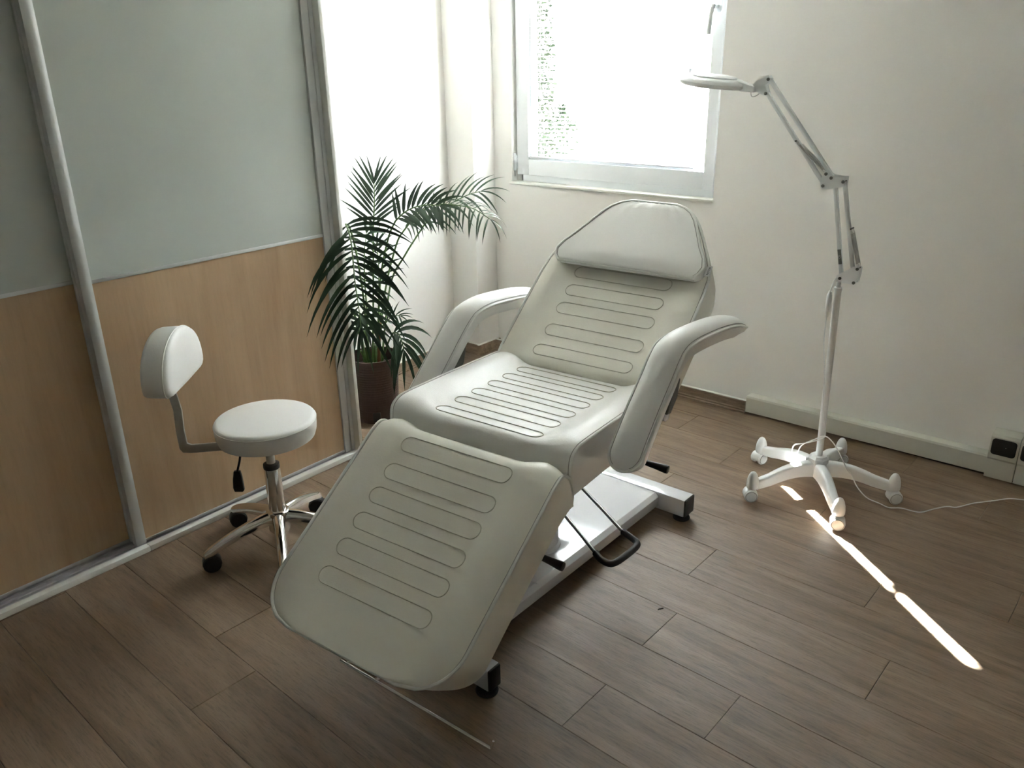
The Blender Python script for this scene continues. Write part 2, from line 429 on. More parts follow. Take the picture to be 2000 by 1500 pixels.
# ---- venetian blind, one slat at a time
bl = empty('venetian_blind', (-2.28, FY0 + .012, 2.19), 'white metal venetian blind hanging inside the window sash, slats open', 'blind')
BX0, BX1, BY = -2.762, -1.7995, FY0 + .007
b = bmesh.new(); box(b, BX0, BX1, BY - .012, BY + .012, 2.335, 2.36, .002); obj('head_rail', b, M_slat, bl)
b = bmesh.new(); box(b, BX0, BX1, BY - .010, BY + .010, 1.088, 1.097, .003); obj('bottom_rail', b, M_slat, bl)
sm = None; z = 1.108
tilt = math.radians(-8)
while z < 2.325:
    if sm is None:
        g = bmesh.new(); n = 5; top = []; bot = []
        for k in range(n):
            s = (k / (n - 1) - .5); y = s * .024; zz = .0022 * (1 - (2 * s) ** 2)
            yy = y * math.cos(tilt) - zz * math.sin(tilt); z2 = y * math.sin(tilt) + zz * math.cos(tilt)
            top.append((yy, z2)); bot.append((yy, z2 - .0004))
        prism(g, top + bot[::-1], 0, BX1 - BX0, lambda p, q, a: V((a, p, q)))
        bmesh.ops.recalc_face_normals(g, faces=g.faces[:])
        sm = bpy.data.meshes.new('slat'); g.to_mesh(sm); g.free(); sm.materials.append(M_slat)
    o = bpy.data.objects.new('slat', sm); COL.objects.link(o); o.parent = bl
    o.location = V((BX0, BY, z)) - wpos(bl); z += .0198
for x in (-2.70, -2.28, -1.86):
    b = bmesh.new()
    for dy in (-.0125, .0125): tube(b, [(x, BY + dy, 1.095), (x, BY + dy, 2.34)], .0006, 5)
    tube(b, [(x, BY, 1.095), (x, BY, 2.34)], .0007, 5)
    obj('ladder_cord', b, M_whitelam, bl)

# ---- outside
struct('ground', box(bmesh.new(), -40, 30, YO + .3, 60, -1.2, -1.0), M_garden)
def tree(name, c, h, r, n, label, cat, seed, sz=.05, trunk=True):
    rr = random.Random(seed); c = V(c)
    root = empty(name, c, label, cat)
    b = bmesh.new()
    tube(b, smoothpath([c, c + V((.05, 0, h * .4)), c + V((-.03, .05, h * .8))], 4), [.05, .045, .045, .04, .04, .03, .03, .02, .02], 8)
    for k in range(7):
        a = rr.uniform(0, 2 * PI); z0 = h * rr.uniform(.25, .75)
        tube(b, [c + V((0, 0, z0)), c + V((math.cos(a) * r * .7, math.sin(a) * r * .7, z0 + h * .15))], [.018, .006], 6)
    obj('trunk', b, M_bark, root)
    b = bmesh.new()
    for k in range(n):
        zz = rr.uniform(.0, 1); rad = r * (math.sin(PI * min(1, zz * .9 + .12)) ** .5) * rr.random() ** .45
        a = rr.uniform(0, 2 * PI); p = c + V((math.cos(a) * rad, math.sin(a) * rad, zz * h + .05))
        d = V((rr.gauss(0, 1), rr.gauss(0, 1), rr.gauss(0, .6))).normalized(); e = d.cross(V((rr.gauss(0, 1), rr.gauss(0, 1), rr.gauss(0, 1)))).normalized()
        L = sz * rr.uniform(.7, 1.3)
        q = [p, p + d * L * .5 + e * L * .25, p + d * L, p + d * L * .5 - e * L * .25]
        b.faces.new([b.verts.new(x) for x in q])
    o = obj('foliage', b, M_tree, root); o['kind'] = 'stuff'
    return root
tree('garden_tree', (-5.22, 6.4, -1.0), 4.4, .37, 13000, 'leafy green tree outside, seen between the slats at the left of the window', 'tree', 3)
tree('garden_shrub', (-4.55, 6.2, -1.0), 2.15, .30, 1800, 'low leafy shrub outside, at the bottom of the window', 'shrub', 5)

# ================================================================== WARDROBE
wr = empty('sliding_wardrobe', (-2.8, 1.0, 0), 'built-in sliding-door wardrobe with grey lacquered glass above pale maple panels', 'wardrobe')
WXD = -2.555; WEND = 2.0
b = bmesh.new(); box(b, -3.05, -2.520, WEND - .012, WEND + .004, 0, ZC - .02, .001); obj('side_panel', b, M_whitelam, wr)
b = bmesh.new(); box(b, -2.5475, -2.5215, -1.2, 1.044, 0.0, .020, .001); obj('plinth_strip', b, M_whitelam, wr)
b = bmesh.new(); box(b, -2.5475, -2.5215, 1.0455, WEND - .014, 0.0, .020, .001); obj('plinth_strip', b, M_whitelam, wr)
b = bmesh.new()
prism(b, [(-2.549, 0), (-2.549, .019), (-2.553, .019), (-2.553, .008), (-2.568, .008), (-2.568, .016), (-2.572, .016), (-2.572, .008), (-2.590, .008), (-2.590, .018), (-2.596, .018), (-2.596, .008), (-2.62, .008), (-2.62, .02), (-2.63, .02), (-2.63, 0)], -1.2, WEND - .013, lambda p, q, a: V((p, a, q)))
obj('bottom_track', b, M_track, wr, False)
b = bmesh.new(); box(b, -2.64, -2.53, -1.2, WEND - .013, ZC - .06, ZC - .001, .002); obj('top_track', b, M_track, wr)
b = bmesh.new(); box(b, -3.04, -3.03, -1.2, WEND - .014, 0.01, ZC - .02); obj('back_panel', b, M_whitelam, wr, False)
b = bmesh.new(); box(b, -3.03, -2.64, -.6, -.58, 0.01, ZC - .02); obj('inner_divider', b, M_whitelam, wr, False)
def stile(b, x, y0, y1, z0, z1):
    # rounded vertical profile, proud of the panels
    n = 7; pts = [(x - .028, y0), (x - .004, y0)]
    for k in range(n): 
        s = k / (n - 1); pts.append((x + .004 * math.sin(PI * s) , y0 + (y1 - y0) * s))
    pts += [(x - .004, y1), (x - .028, y1)]
    prism(b, pts, z0, z1, lambda p, q, a: V((p, q, a)))
def door(name_y0, y1, x, label, top):
    y0 = name_y0
    b = bmesh.new(); stile(b, x, y0, y0 + .035, .021, top); stile(b, x, y1 - .030, y1, .021, top)
    box(b, x - .024, x - .004, y0 + .03, y1 - .025, top - .05, top, .001)
    box(b, x - .024, x - .006, y0 + .03, y1 - .025, .021, .030, .001)
    d = obj('sliding_door', b, M_alu, wr, True, 30); d['label'] = label
    zd = .948
    box_ = box(bmesh.new(), x - .020, x - .009, y0 + .03, y1 - .026, zd + .004, top - .045); o = obj('glass_panel', box_, M_lacq, d, False); o['label'] = 'pale grey-green lacquered glass panel'
    box_ = box(bmesh.new(), x - .020, x - .009, y0 + .03, y1 - .026, .03, zd - .004); o = obj('wood_panel', box_, M_maple, d, False); o['label'] = 'pale maple veneer panel'
    b = bmesh.new(); box(b, x - .020, x - .0065, y0 + .034, y1 - .028, zd - .006, zd + .006, .0015); obj('divider_rail', b, M_alu, d)
    return d
door(1.014, 1.968, WXD, 'front sliding door, the right one', ZC - .06)
door(.06, 1.045, WXD - .045, 'rear sliding door, left of the front one', ZC - .06)
door(-.94, .09, WXD, 'front sliding door out of frame to the left', ZC - .06)
b = bmesh.new(); box(b, -2.585, -2.552, 1.970, 1.987, .02, ZC - .06, .002); obj('wall_profile', b, M_alu, wr)

# ================================================================== CABLE TRUNKING AND SOCKETS
b = bmesh.new(); prism(b, [(3.44, .010), (3.39, .010), (3.39, .080), (3.394, .088), (3.44, .0885)], -1.411, -.4035, lambda p, q, a: V((a, p, q)))
tr = obj('cable_trunking', b, M_trunk, None, False)
tag(tr, 'long cream plastic cable trunking along the foot of the window wall', 'trunking')
b = bmesh.new(); box(b, -.0505, 1.69, 3.39, 3.44, .010, .088, .001)
tag(obj('cable_trunking', b, M_trunk, None, False), 'cream cable trunking beyond the sockets, out of frame to the right', 'trunking')
def rrect(w_, h_, r, n=5):
    out = []
    for cx, cz, a0 in ((w_ / 2 - r, h_ / 2 - r, 0), (-w_ / 2 + r, h_ / 2 - r, 90), (-w_ / 2 + r, -h_ / 2 + r, 180), (w_ / 2 - r, -h_ / 2 + r, 270)):
        for k in range(n + 1):
            a = math.radians(a0 + 90 * k / n); out.append((cx + r * math.cos(a), cz + r * math.sin(a)))
    return out
for i, x0 in enumerate((-.4025, -.3015, -.2005)):
    x1 = x0 + .098; lb = ['cream floor-level socket unit at the end of the trunking, left of the pair', 'cream socket unit cut by the right edge of the photo', 'cream socket unit out of frame on the right'][i]
    so_ = empty('socket_unit', ((x0 + x1) / 2, 3.40, .008), lb, 'socket')
    b = bmesh.new(); prism(b, [(3.44, .006), (3.368, .006), (3.368, .084), (3.364, .092), (3.364, .180), (3.372, .190), (3.44, .192)], x0, x1, lambda p, q, a: V((a, p, q)))
    obj('housing', b, M_trunk, so_, False)
    b = bmesh.new(); prism(b, rrect(.084, .066, .012), 3.3605, 3.366, lambda p, q, a: V(((x0 + x1) / 2 + p - .001, a, .142 + q)), .001)
    o = obj('black_cover', b, M_black, so_)
    b = bmesh.new(); lathe(b, [(.0011, 0), (.0011, .0006)], ((x0 + x1) / 2 + .006, 3.3606, .145), 8, (0, -1, 0)); obj('indicator', b, M_tag, so_)

# ================================================================== TREATMENT BED
BC = V((-1.347, 1.4, 0.0)); ya, ro = math.radians(5.05), math.radians(.70)
BM = Matrix.Rotation(ya, 3, 'Z') @ Matrix.Rotation(ro, 3, 'Y')
def bw(s, y, z): return BC + V((0, 0, .6)) + BM @ V((s, y, z - .6))
bed = empty('treatment_bed', (-1.40, 1.8, 0), 'white padded reclining treatment bed with armrests on a white metal base', 'treatment bed')

class Prof:
    """polyline (y,z) with rounded sampling by arc length"""
    def __init__(s, pts, sub=8):
        q = smoothpath([V((p[0], p[1], 0)) for p in pts], sub); s.p = [(v.x, v.y) for v in q]
        s.l = [0]
        for a, b_ in zip(s.p, s.p[1:]): s.l.append(s.l[-1] + math.dist(a, b_))
        s.L = s.l[-1]
    def at(s, u):
        u = min(max(u, 0), s.L)
        for i in range(len(s.p) - 1):
            if s.l[i + 1] >= u:
                d = s.l[i + 1] - s.l[i]; t_ = (u - s.l[i]) / d if d > 1e-9 else 0
                a, b_ = s.p[i], s.p[i + 1]
                return (a[0] + (b_[0] - a[0]) * t_, a[1] + (b_[1] - a[1]) * t_)
        return s.p[-1]
    def nrm(s, u):
        a = s.at(max(u - .006, 0)); b_ = s.at(min(u + .006, s.L)); ty, tz = b_[0] - a[0], b_[1] - a[1]; l = math.hypot(ty, tz)
        return (-tz / l, ty / l)

def sstep(a, b_, x):
    t_ = min(max((x - a) / (b_ - a), 0), 1); return t_ * t_ * (3 - 2 * t_)

def cushion(name, T, B, width, h, mtl, parent, nu=46, na=26, sgn=1, bulge=.006):
    """T,B profiles sampled u in 0..1 ; width(u01)->half width ; h(a,u01)->height above T"""
    bm = bmesh.new(); loops = []
    for i in range(nu + 1):
        u = i / nu; ty, tz = T.at(u * T.L); ny, nz = T.nrm(u * T.L); ny *= sgn; nz *= sgn
        by, bz = B.at(u * B.L); wv = width(u); lp = []
        for k in range(na + 1):
            a = -1 + 2 * k / na; a = math.copysign(abs(a) ** .85, a); hh = h(a, u)
            lp.append(bw(a * wv, ty + ny * hh, tz + nz * hh))
        for k in (1, 2, 3):
            f = k / 4; lp.append(bw(wv + bulge * math.sin(PI * f), ty + (by - ty) * f, tz + (bz - tz) * f))
        for k in range(7):
            a = 1 - 2 * k / 6; lp.append(bw(a * wv * .995, by, bz))
        for k in (3, 2, 1):
            f = k / 4; lp.append(bw(-wv - bulge * math.sin(PI * f), ty + (by - ty) * f, tz + (bz - tz) * f))
        loops.append([bm.verts.new(p) for p in lp])
    n = len(loops[0])
    for a, b_ in zip(loops, loops[1:]):
        for k in range(n): bm.faces.new([a[k], a[(k + 1) % n], b_[(k + 1) % n], b_[k]])
    bm.faces.new(loops[0][::-1]); bm.faces.new(loops[-1])
    bmesh.ops.remove_doubles(bm, verts=bm.verts[:], dist=.0004)
    return obj(name, bm, mtl, parent, True, 55)

def outline(T, width, sgn, nu=60, lift=.0, u0=0, u1=1, ends=(True, True)):
    """edge path: left side up, across, right side down"""
    L = []; Rr = []
    for i in range(nu + 1):
        u = u0 + (u1 - u0) * i / nu; ty, tz = T.at(u * T.L); ny, nz = T.nrm(u * T.L)
        y, z_ = ty + ny * sgn * lift, tz + nz * sgn * lift; wv = width(u)
        L.append(bw(-wv, y, z_)); Rr.append(bw(wv, y, z_))
    return L, Rr

def welt(paths, parent, r=.0042):
    b = bmesh.new()
    for p in paths: tube(b, p, r, 8, False)
    pi = obj('piping', b, M_piping, parent)
    return pi

def seamline(path_fn, parent):
    b = bmesh.new()
    for p in path_fn: tube(b, p, .0013, 5, False)
    return obj('piping_seam', b, M_seam, parent)

def seam(T, width, sgn, h, parent, closed_end, u0=.06, dso=0.0, ins=.0062):
    paths = [[], []]; nu = 70; u1 = 1 - (ins / T.L if closed_end else 0)
    for i in range(nu + 1):
        u = u0 + (u1 - u0) * i / nu; ty, tz = T.at(u * T.L); ny, nz = T.nrm(u * T.L); wv = width(u); a = (wv - ins) / wv
        hh = h(a, u) + .0006
        for k, s in ((0, -1), (1, 1)): paths[k].append(bw(s * (wv - ins) + dso, ty + ny * sgn * hh, tz + nz * sgn * hh))
    ps = [paths[0] + [paths[0][-1].lerp(paths[1][-1], k / 10) for k in range(1, 10)] + paths[1][::-1]] if closed_end else paths
    for q in ps:
        b = bmesh.new(); tube(b, q, .0011, 5); obj('seam', b, M_seam, parent)

def pill(T, us, sgn, h, half, hv, parent, width, r=.0013):
    """stitched stadium centred at arc-length us on the cushion surface"""
    pts = []; n = 10; e = half - hv
    for k in range(n + 1):
        a = -PI / 2 + PI * k / n; pts.append((e + hv * math.cos(a), hv * math.sin(a)))
    for k in range(1, 12): pts.append((e - 2 * e * k / 12, hv))
    for k in range(n + 1):
        a = PI / 2 + PI * k / n; pts.append((-e + hv * math.cos(a), hv * math.sin(a)))
    for k in range(1, 12): pts.append((-e + 2 * e * k / 12, -hv))
    out = []
    for s, d in pts:
        u = (us + d) ; ty, tz = T.at(u); ny, nz = T.nrm(u); u01 = u / T.L; wv = width(u01)
        a = s / wv; hh = h(a, u01) + .0010
        out.append(bw(s, ty + ny * sgn * hh, tz + nz * sgn * hh))
    b = bmesh.new(); tube(b, out, r, 6, True)
    return obj('stitched_channel', b, M_stitch, parent)

# ---- leg cushion
SL = math.radians(34.78); cs, sn = math.cos(SL), math.sin(SL)
def legp(d, off=0): return (-.0125 + d * cs - off * sn, .606 + d * sn + off * cs)
Tleg = Prof([(.060, .505), (.062, .545), (.046, .588), (.012, .610), legp(-.02), legp(-.10), legp(-.25), legp(-.40), legp(-.50), legp(-.581)], 8)
Bleg = Prof([(.058, .502), (.050, .497), (.040, .492), (.025, .484), legp(-.06, -.118), legp(-.14, -.118), legp(-.26, -.118), legp(-.37, -.118), legp(-.46, -.119), legp(-.545, -.112)], 8)
def wl_(u):
    d = (1 - u) * Tleg.L  # distance from lower end
    if d < .125: return .302 - .125 + math.sqrt(max(.125 ** 2 - (.125 - d) ** 2, 0)) * 1.0
    return .302
def hleg(a, u):
    x = abs(a); e = sstep(0, .12, u) * (1 - sstep(.80, 1, u))
    return .012 * e * math.exp(-((x - .80) / .13) ** 2) - .004 * e * (1 - sstep(.55, .7, x)) - .006 * sstep(.9, 1, x) + .004 * (1 - sstep(.8, 1, x))
lc = cushion('leg_cushion', Tleg, Bleg, wl_, hleg, M_vinyl, bed, 60, 26, 1 if Tleg.nrm(Tleg.L * .6)[1] > 0 else -1)
sgl = 1 if Tleg.nrm(Tleg.L * .6)[1] > 0 else -1
Lp, Rp = outline(Tleg, wl_, sgl, 70, -.002, .0, 1)
welt([Lp + [Lp[-1].lerp(Rp[-1], k / 8) for k in range(1, 8)] + Rp[::-1]], lc, .0045)
seam(Tleg, wl_, sgl, hleg, lc, True, .10)
def arc_of(T, y, z_):
    best = min(range(len(T.p)), key=lambda i: math.dist(T.p[i], (y, z_))); return T.l[best]
for i in range(6):
    d = -.027 - .0815 * i
    u = arc_of(Tleg, *legp(d)); pill(Tleg, u, sgl, hleg, .180, .0235, lc, wl_)

# ---- seat cushion
Tseat = Prof([(.050, .528), (.050, .565), (.050, .610), (.058, .640), (.085, .657), (.13, .661), (.25, .659), (.38, .656), (.50, .652), (.575, .648), (.592, .640)], 8)
Bseat = Prof([(.055, .526), (.08, .524), (.11, .524), (.15, .524), (.20, .524), (.26, .524), (.34, .522), (.42, .521), (.50, .520), (.56, .520), (.592, .522)], 8)
ws_ = lambda u: .300
def hseat(a, u):
    x = abs(a); e = sstep(.12, .30, u)
    return -.020 * e * (1 - sstep(.55, .80, x)) + .006 * e * math.exp(-((x - .86) / .10) ** 2) - .003 * sstep(.93, 1, x)
sgs = 1 if Tseat.nrm(Tseat.L * .7)[1] > 0 else -1
stc = cushion('seat_cushion', Tseat, Bseat, ws_, hseat, M_vinyl2, bed, 60, 28, sgs)
Lp, Rp = outline(Tseat, ws_, sgs, 60, -.002)
welt([Lp], stc, .0042); welt([Rp], stc, .0042); seam(Tseat, ws_, sgs, hseat, stc, False, .06)
for i in range(6):
    y = .115 + .0815 * i
    u = arc_of(Tseat, y, .659)
    if i == 0: u += 0
    pill(Tseat, u, sgs, hseat, .176, .0235, stc, ws_)

# ---- backrest cushion
SA = math.radians(39.45); cb, sb = math.cos(SA), math.sin(SA)
def bk(d, off=0): return (.7 + d * cb - off * sb, .742 + d * sb + off * cb)
Tbk = Prof([bk(-.175, -.035), bk(-.160, -.006), bk(-.13, 0), bk(0), bk(.15), bk(.30), bk(.42), bk(.50), bk(.545, -.004), bk(.558, -.02)], 8)
Bbk = Prof([bk(-.172, -.06), bk(-.150, -.105), bk(-.12, -.118), bk(0, -.120), bk(.15, -.122), bk(.28, -.120), bk(.40, -.108), bk(.47, -.095), bk(.52, -.08), bk(.55, -.06)], 8)
WB = [(-.2, .296), (-.12, .302), (.12, .302), (.20, .301), (.26, .297), (.30, .286), (.34, .265), (.38, .243), (.42, .220), (.46, .195), (.50, .165), (.53, .135), (.55, .105), (.57, .08)]
def interp(tab, x):
    if x <= tab[0][0]: return tab[0][1]
    for (a, p), (b_, q) in zip(tab, tab[1:]):
        if x <= b_: return p + (q - p) * (x - a) / (b_ - a)
    return tab[-1][1]
def wb_(u):
    y, z_ = Tbk.at(u * Tbk.L); return interp(WB, (y - .7) * cb + (z_ - .742) * sb)
def hbk(a, u):
    x = abs(a); e = sstep(.06, .2, u) * (1 - sstep(.66, .8, u))
    return -.014 * e * (1 - sstep(.55, .80, x)) + .006 * e * math.exp(-((x - .86) / .10) ** 2) - .003 * sstep(.93, 1, x)
sgb = 1 if Tbk.nrm(Tbk.L * .5)[1] > 0 else -1
bkc = cushion('backrest_cushion', Tbk, Bbk, wb_, hbk, M_vinyl, bed, 60, 28, sgb)
Lp, Rp = outline(Tbk, wb_, sgb, 70, -.002, .04, 1)
welt([Lp + [Lp[-1].lerp(Rp[-1], k / 8) for k in range(1, 8)] + Rp[::-1]], bkc, .0042)
seam(Tbk, wb_, sgb, hbk, bkc, True, .10)
for i in range(5):
    d = -.098 + .0825 * i; pill(Tbk, arc_of(Tbk, *bk(d)), sgb, hbk, .180, .0225, bkc, wb_)

# ---- headrest pillow (lies strapped on the backrest)
OF = .040
def pk(d, off=0): return bk(d, OF + off)
Tp = Prof([pk(.236, -.012), pk(.232, -.002), pk(.240, 0.0), pk(.27, .002), pk(.33, .0), pk(.41, -.002), pk(.48, -.003), pk(.515, -.004), pk(.524, -.008)], 8)
Bp = Prof([pk(.237, -.02), pk(.238, -.028), pk(.245, -.036), pk(.275, -.040), pk(.33, -.040), pk(.41, -.040), pk(.48, -.036), pk(.51, -.026), pk(.522, -.016)], 8)
WP = [(.22, .235), (.234, .248), (.25, .263), (.275, .270), (.31, .258), (.35, .232), (.41, .200), (.46, .172), (.49, .148), (.51, .118), (.522, .085), (.53, .07)]
def wp_(u):
    y, z_ = Tp.at(u * Tp.L); o = V((y - .7, z_ - .742)); return interp(WP, o[0] * cb + o[1] * sb)
def hp(a, u):
    x = abs(a); return .010 * (1 - x ** 2.4) * sstep(0, .2, u) * (1 - sstep(.9, 1, u)) * (1 - .55 * u) + .0012 * math.sin(a * 24 + 3 * u) * sstep(.5, .8, u) * (1 - x ** 4)
sgp = 1 if Tp.nrm(Tp.L * .5)[1] > 0 else -1
pil = empty('headrest_pillow', bw(.01, *pk(.26, -.03)), 'flat tapered white headrest pillow lying on the top of the treatment bed backrest', 'pillow')
_bw = bw
def bw(s, y, z): return _bw(s + .012, y, z)
pc = cushion('pillow_cushion', Tp, Bp, wp_, hp, M_vinyl2, pil, 40, 26, sgp, .002)
Lp, Rp = outline(Tp, wp_, sgp, 60, .0, .02, 1)
cl = Lp + [Lp[-1].lerp(Rp[-1], k / 6) for k in range(1, 6)] + Rp[::-1] + [Rp[0].lerp(Lp[0], k / 20) for k in range(1, 20)]
b = bmesh.new(); tube(b, cl, .0045, 8, True); obj('piping', b, M_piping, pc); seam(Tp, wp_, sgp, hp, pc, True, .06)
bw = _bw
# brand tag sewn in the right-hand seam
ty, tz = pk(.262, -.028); T3 = Matrix.Identity(4)
ex = (bw(0, *pk(.3, 0)) - bw(0, *pk(.2, 0))).normalized(); es = (bw(.1, *pk(.3)) - bw(0, *pk(.3))).normalized(); en = es.cross(ex).normalized()
tc_ = bw(.294, *pk(.276, -.014))
Mt = Matrix(((-ex.x, es.x, en.x, tc_.x), (-ex.y, es.y, en.y, tc_.y), (-ex.z, es.z, en.z, tc_.z), (0, 0, 0, 1)))
if (Mt.to_3x3()).determinant() < 0: Mt = Matrix(((-ex.x, es.x, -en.x, tc_.x), (-ex.y, es.y, -en.y, tc_.y), (-ex.z, es.z, -en.z, tc_.z), (0, 0, 0, 1)))
b = bmesh.new(); box(b, -.020, .020, -.0085, .0085, -.0006, .0004, 0, Mt)
tg = obj('fabric_tag', b, M_tag, pil, False)
up = 1 if (Mt.to_3x3() @ V((0, 0, 1))).dot(V((0, 0, CH)) - tc_) > 0 else -1
Tm = Mt @ Matrix.Translation((0, .001, .0006 * up))
if up < 0: Tm = Tm @ Matrix.Rotation(PI, 4, 'X')
text('SILLON', .0095, Tm, M_ink, tg, 'tag_lettering')

# ---- armrests
def armrest(sc_, pts, hw, label):
    T = Prof(pts, 10); bm = bmesh.new(); loops = []; nu = 70; sg = 1 if T.nrm(T.L * .8)[1] > 0 else -1
    def wid(d, d2):
        r = .050; r2 = .075
        a = hw if d > r else hw * math.sqrt(max(1 - (1 - d / r) ** 2, 0.02))
        b_ = hw if d2 > r2 else hw * math.sqrt(max(1 - (1 - d2 / r2) ** 2, 0.02))
        return min(a, b_)
    def dome(d, d2): return .026 * min(1, math.sqrt(max(d, 0) / .05)) * min(1, math.sqrt(max(d2, 0) / .09))
    edge = [[], []]
    for i in range(nu + 1):
        t_ = i / nu; u = T.L * (.5 - .5 * math.cos(PI * t_)); ty, tz = T.at(u); ny, nz = T.nrm(u); ny *= sg; nz *= sg
        wv = wid(u, T.L - u); dm = dome(u, T.L - u); lp = []
        for k in range(13):
            a = -1 + 2 * k / 12; hh = dm * (1 - abs(a) ** 2.6); lp.append(bw(sc_ + a * wv, ty + ny * hh, tz + nz * hh))
        th = .036 * min(1, .08 + (T.L - u) / .17) * min(1, .35 + u / .06)
        for f in (.35, .75): lp.append(bw(sc_ + wv * (1 + .0) - .002 * f, ty - ny * th * f, tz - nz * th * f))
        for k in range(5):
            a = 1 - 2 * k / 4; lp.append(bw(sc_ + a * wv * .93, ty - ny * th, tz - nz * th))
        for f in (.75, .35): lp.append(bw(sc_ - wv + .002 * f, ty - ny * th * f, tz - nz * th * f))
        loops.append([bm.verts.new(p) for p in lp])
        edge[0].append(bw(sc_ - wv, ty, tz)); edge[1].append(bw(sc_ + wv, ty, tz))
    n = len(loops[0])
    for a, b_ in zip(loops, loops[1:]):
        for k in range(n): bm.faces.new([a[k], a[(k + 1) % n], b_[(k + 1) % n], b_[k]])
    bm.faces.new(loops[0][::-1]); bm.faces.new(loops[-1])
    o = obj('armrest', bm, M_vinyl2, bed, True, 60); o['label'] = label
    b = bmesh.new(); tube(b, edge[0] + edge[1][::-1], .0044, 8, True); obj('piping', b, M_piping, o)
    sp = [[], []]
    for i in range(5, nu - 3):
        t_ = i / nu; u = T.L * (.5 - .5 * math.cos(PI * t_)); ty, tz = T.at(u); ny, nz = T.nrm(u); ny *= sg; nz *= sg
        wv = wid(u, T.L - u) ; x = max((wv - .0052) / wv, .1); hh = dome(u, T.L - u) * (1 - x ** 2.6) + .0006
        for k, s in ((0, -1), (1, 1)): sp[k].append(bw(sc_ + s * wv * x, ty + ny * hh, tz + nz * hh))
    b = bmesh.new(); tube(b, sp[0][::-1] + sp[1], .0011, 5); obj('seam', b, M_seam, o)
    return o
armR = armrest(.370, [(.188, .566), (.25, .634), (.32, .702), (.385, .760), (.425, .798), (.458, .820), (.51, .829), (.60, .825), (.75, .808), (.86, .788), (.94, .764), (1.00, .738)], .048, 'right armrest, nearer the lamp')
armL = armrest(-.375, [(.215, .532), (.27, .586), (.332, .642), (.373, .680), (.427, .730), (.475, .770), (.515, .792), (.581, .801), (.666, .797), (.791, .783), (.88, .765), (.96, .742)], .048, 'left armrest, nearer the palm')
for s, arm, dz in ((.37, armR, 0), (-.375, armL, -.05)):
    b = bmesh.new()
    prism(b, [(.405, .70 + dz), (.445, .752 + dz), (.462, .742 + dz), (.448, .69 + dz), (.41, .655 + dz), (.385, .66 + dz)], s - .055, s + .036, lambda p, q, a: bw(a, p, q), .003)
    sg_ = 1 if s > 0 else -1
    prism(b, [(.385, .64 + dz), (.43, .64 + dz), (.44, .49), (.38, .49)], .315 * (1 if s > 0 else -1), .321 * (1 if s > 0 else -1), lambda p, q, a: bw(a, p, q))
    lo, hi_ = sorted((sg_ * .25, sg_ * .325))
    prism(b, [(.37, .515), (.45, .515), (.45, .49), (.37, .49)], lo, hi_, lambda p, q, a: bw(a, p, q))
    obj('armrest_bracket', b, M_dsteel, arm, False)
    b = bmesh.new(); lathe(b, [(.012, 0), (.016, .004), (.016, .018), (.010, .022)], bw(s + .010 * sg_, .40, .650 + dz), 14, tuple(BM @ V((sg_, 0, 0)))); obj('knob', b, M_enamel, arm)

# ---- metal frame below the cushions
b = bmesh.new()
for s in (-.235, .235):
    prism(b, [(.075, .524), (.075, .484), (.57, .480), (.57, .520)], s - .02, s + .02, lambda p, q, a: bw(a, p, q), .003)
for y in (.10, .32, .54): prism(b, [(y - .02, .520), (y + .02, .520), (y + .02, .484), (y - .02, .484)], -.22, .22, lambda p, q, a: bw(a, p, q), .003)
obj('seat_frame', b, M_enamel, bed)
b = bmesh.new()
for s in (-.20, .20):
    prism(b, [bk(-.13, -.121), bk(.30, -.123), bk(.30, -.15), bk(-.13, -.15)], s - .02, s + .02, lambda p, q, a: bw(a, p, q), .003)
prism(b, [bk(.02, -.123), bk(.06, -.123), bk(.06, -.15), bk(.02, -.15)], -.2, .2, lambda p, q, a: bw(a, p, q), .003)
obj('backrest_frame', b, M_enamel, bed)
b = bmesh.new()
for s in (-.20, .20):
    prism(b, [legp(-.06, -.119), legp(-.44, -.115), legp(-.44, -.145), legp(-.06, -.150)], s - .018, s + .018, lambda p, q, a: bw(a, p, q), .003)
prism(b, [legp(-.36, -.119), legp(-.40, -.119), legp(-.40, -.147), legp(-.36, -.147)], -.2, .2, lambda p, q, a: bw(a, p, q), .003)
obj('leg_frame', b, M_enamel, bed)
# gas struts joining the frames
b = bmesh.new(); tube(b, [bw(.15, .30, .47), bw(.15, *bk(.20, -.155))], .009, 10); tube(b, [bw(.15, .30, .47), bw(.15, *bk(.06, -.16))], .013, 10); obj('gas_strut', b, M_steel, bed)
b = bmesh.new(); tube(b, [bw(.12, .28, .46), bw(.12, *legp(-.34, -.15))], .009, 10); obj('gas_strut', b, M_steel, bed)

# ---- base (square to the room)
b = bmesh.new()
prism(b, [(-1.535, .040), (-1.535, .080), (-1.525, .090), (-1.280, .090), (-1.265, .076), (-1.265, .040)], 1.283, 2.330, lambda p, q, a: V((p, a, q)), .0015)
base = obj('base_plate', b, M_enamel, bed)
b = bmesh.new(); box(b, -1.53, -1.272, 1.62, 1.6215, .0895, .0912); obj('weld_seam', b, M_enamel, base)
for y0, y1, x1 in ((2.332, 2.400, -1.163), (1.238, 1.285, -1.138)):
    b = bmesh.new(); box(b, -1.64, x1, y0, y1, .024, .092, .004)
    cbar = obj('crossbar', b, M_enamel, bed)
    for xe in (x1, -1.64):
        sg = 1 if xe > -1.4 else -1
        b = bmesh.new(); box(b, min(xe - .002 * sg, xe + .006 * sg), max(xe - .002 * sg, xe + .006 * sg), y0 + .001, y1 - .001, .025, .091, .003); obj('end_cap', b, M_black, cbar)
        b = bmesh.new(); c = (xe - .025 * sg, (y0 + y1) / 2, 0); lathe(b, [(.030, 0), (.031, .004), (.028, .010), (.010, .013), (.008, .026)], c, 24); obj('foot_pad', b, M_rubber, cbar)
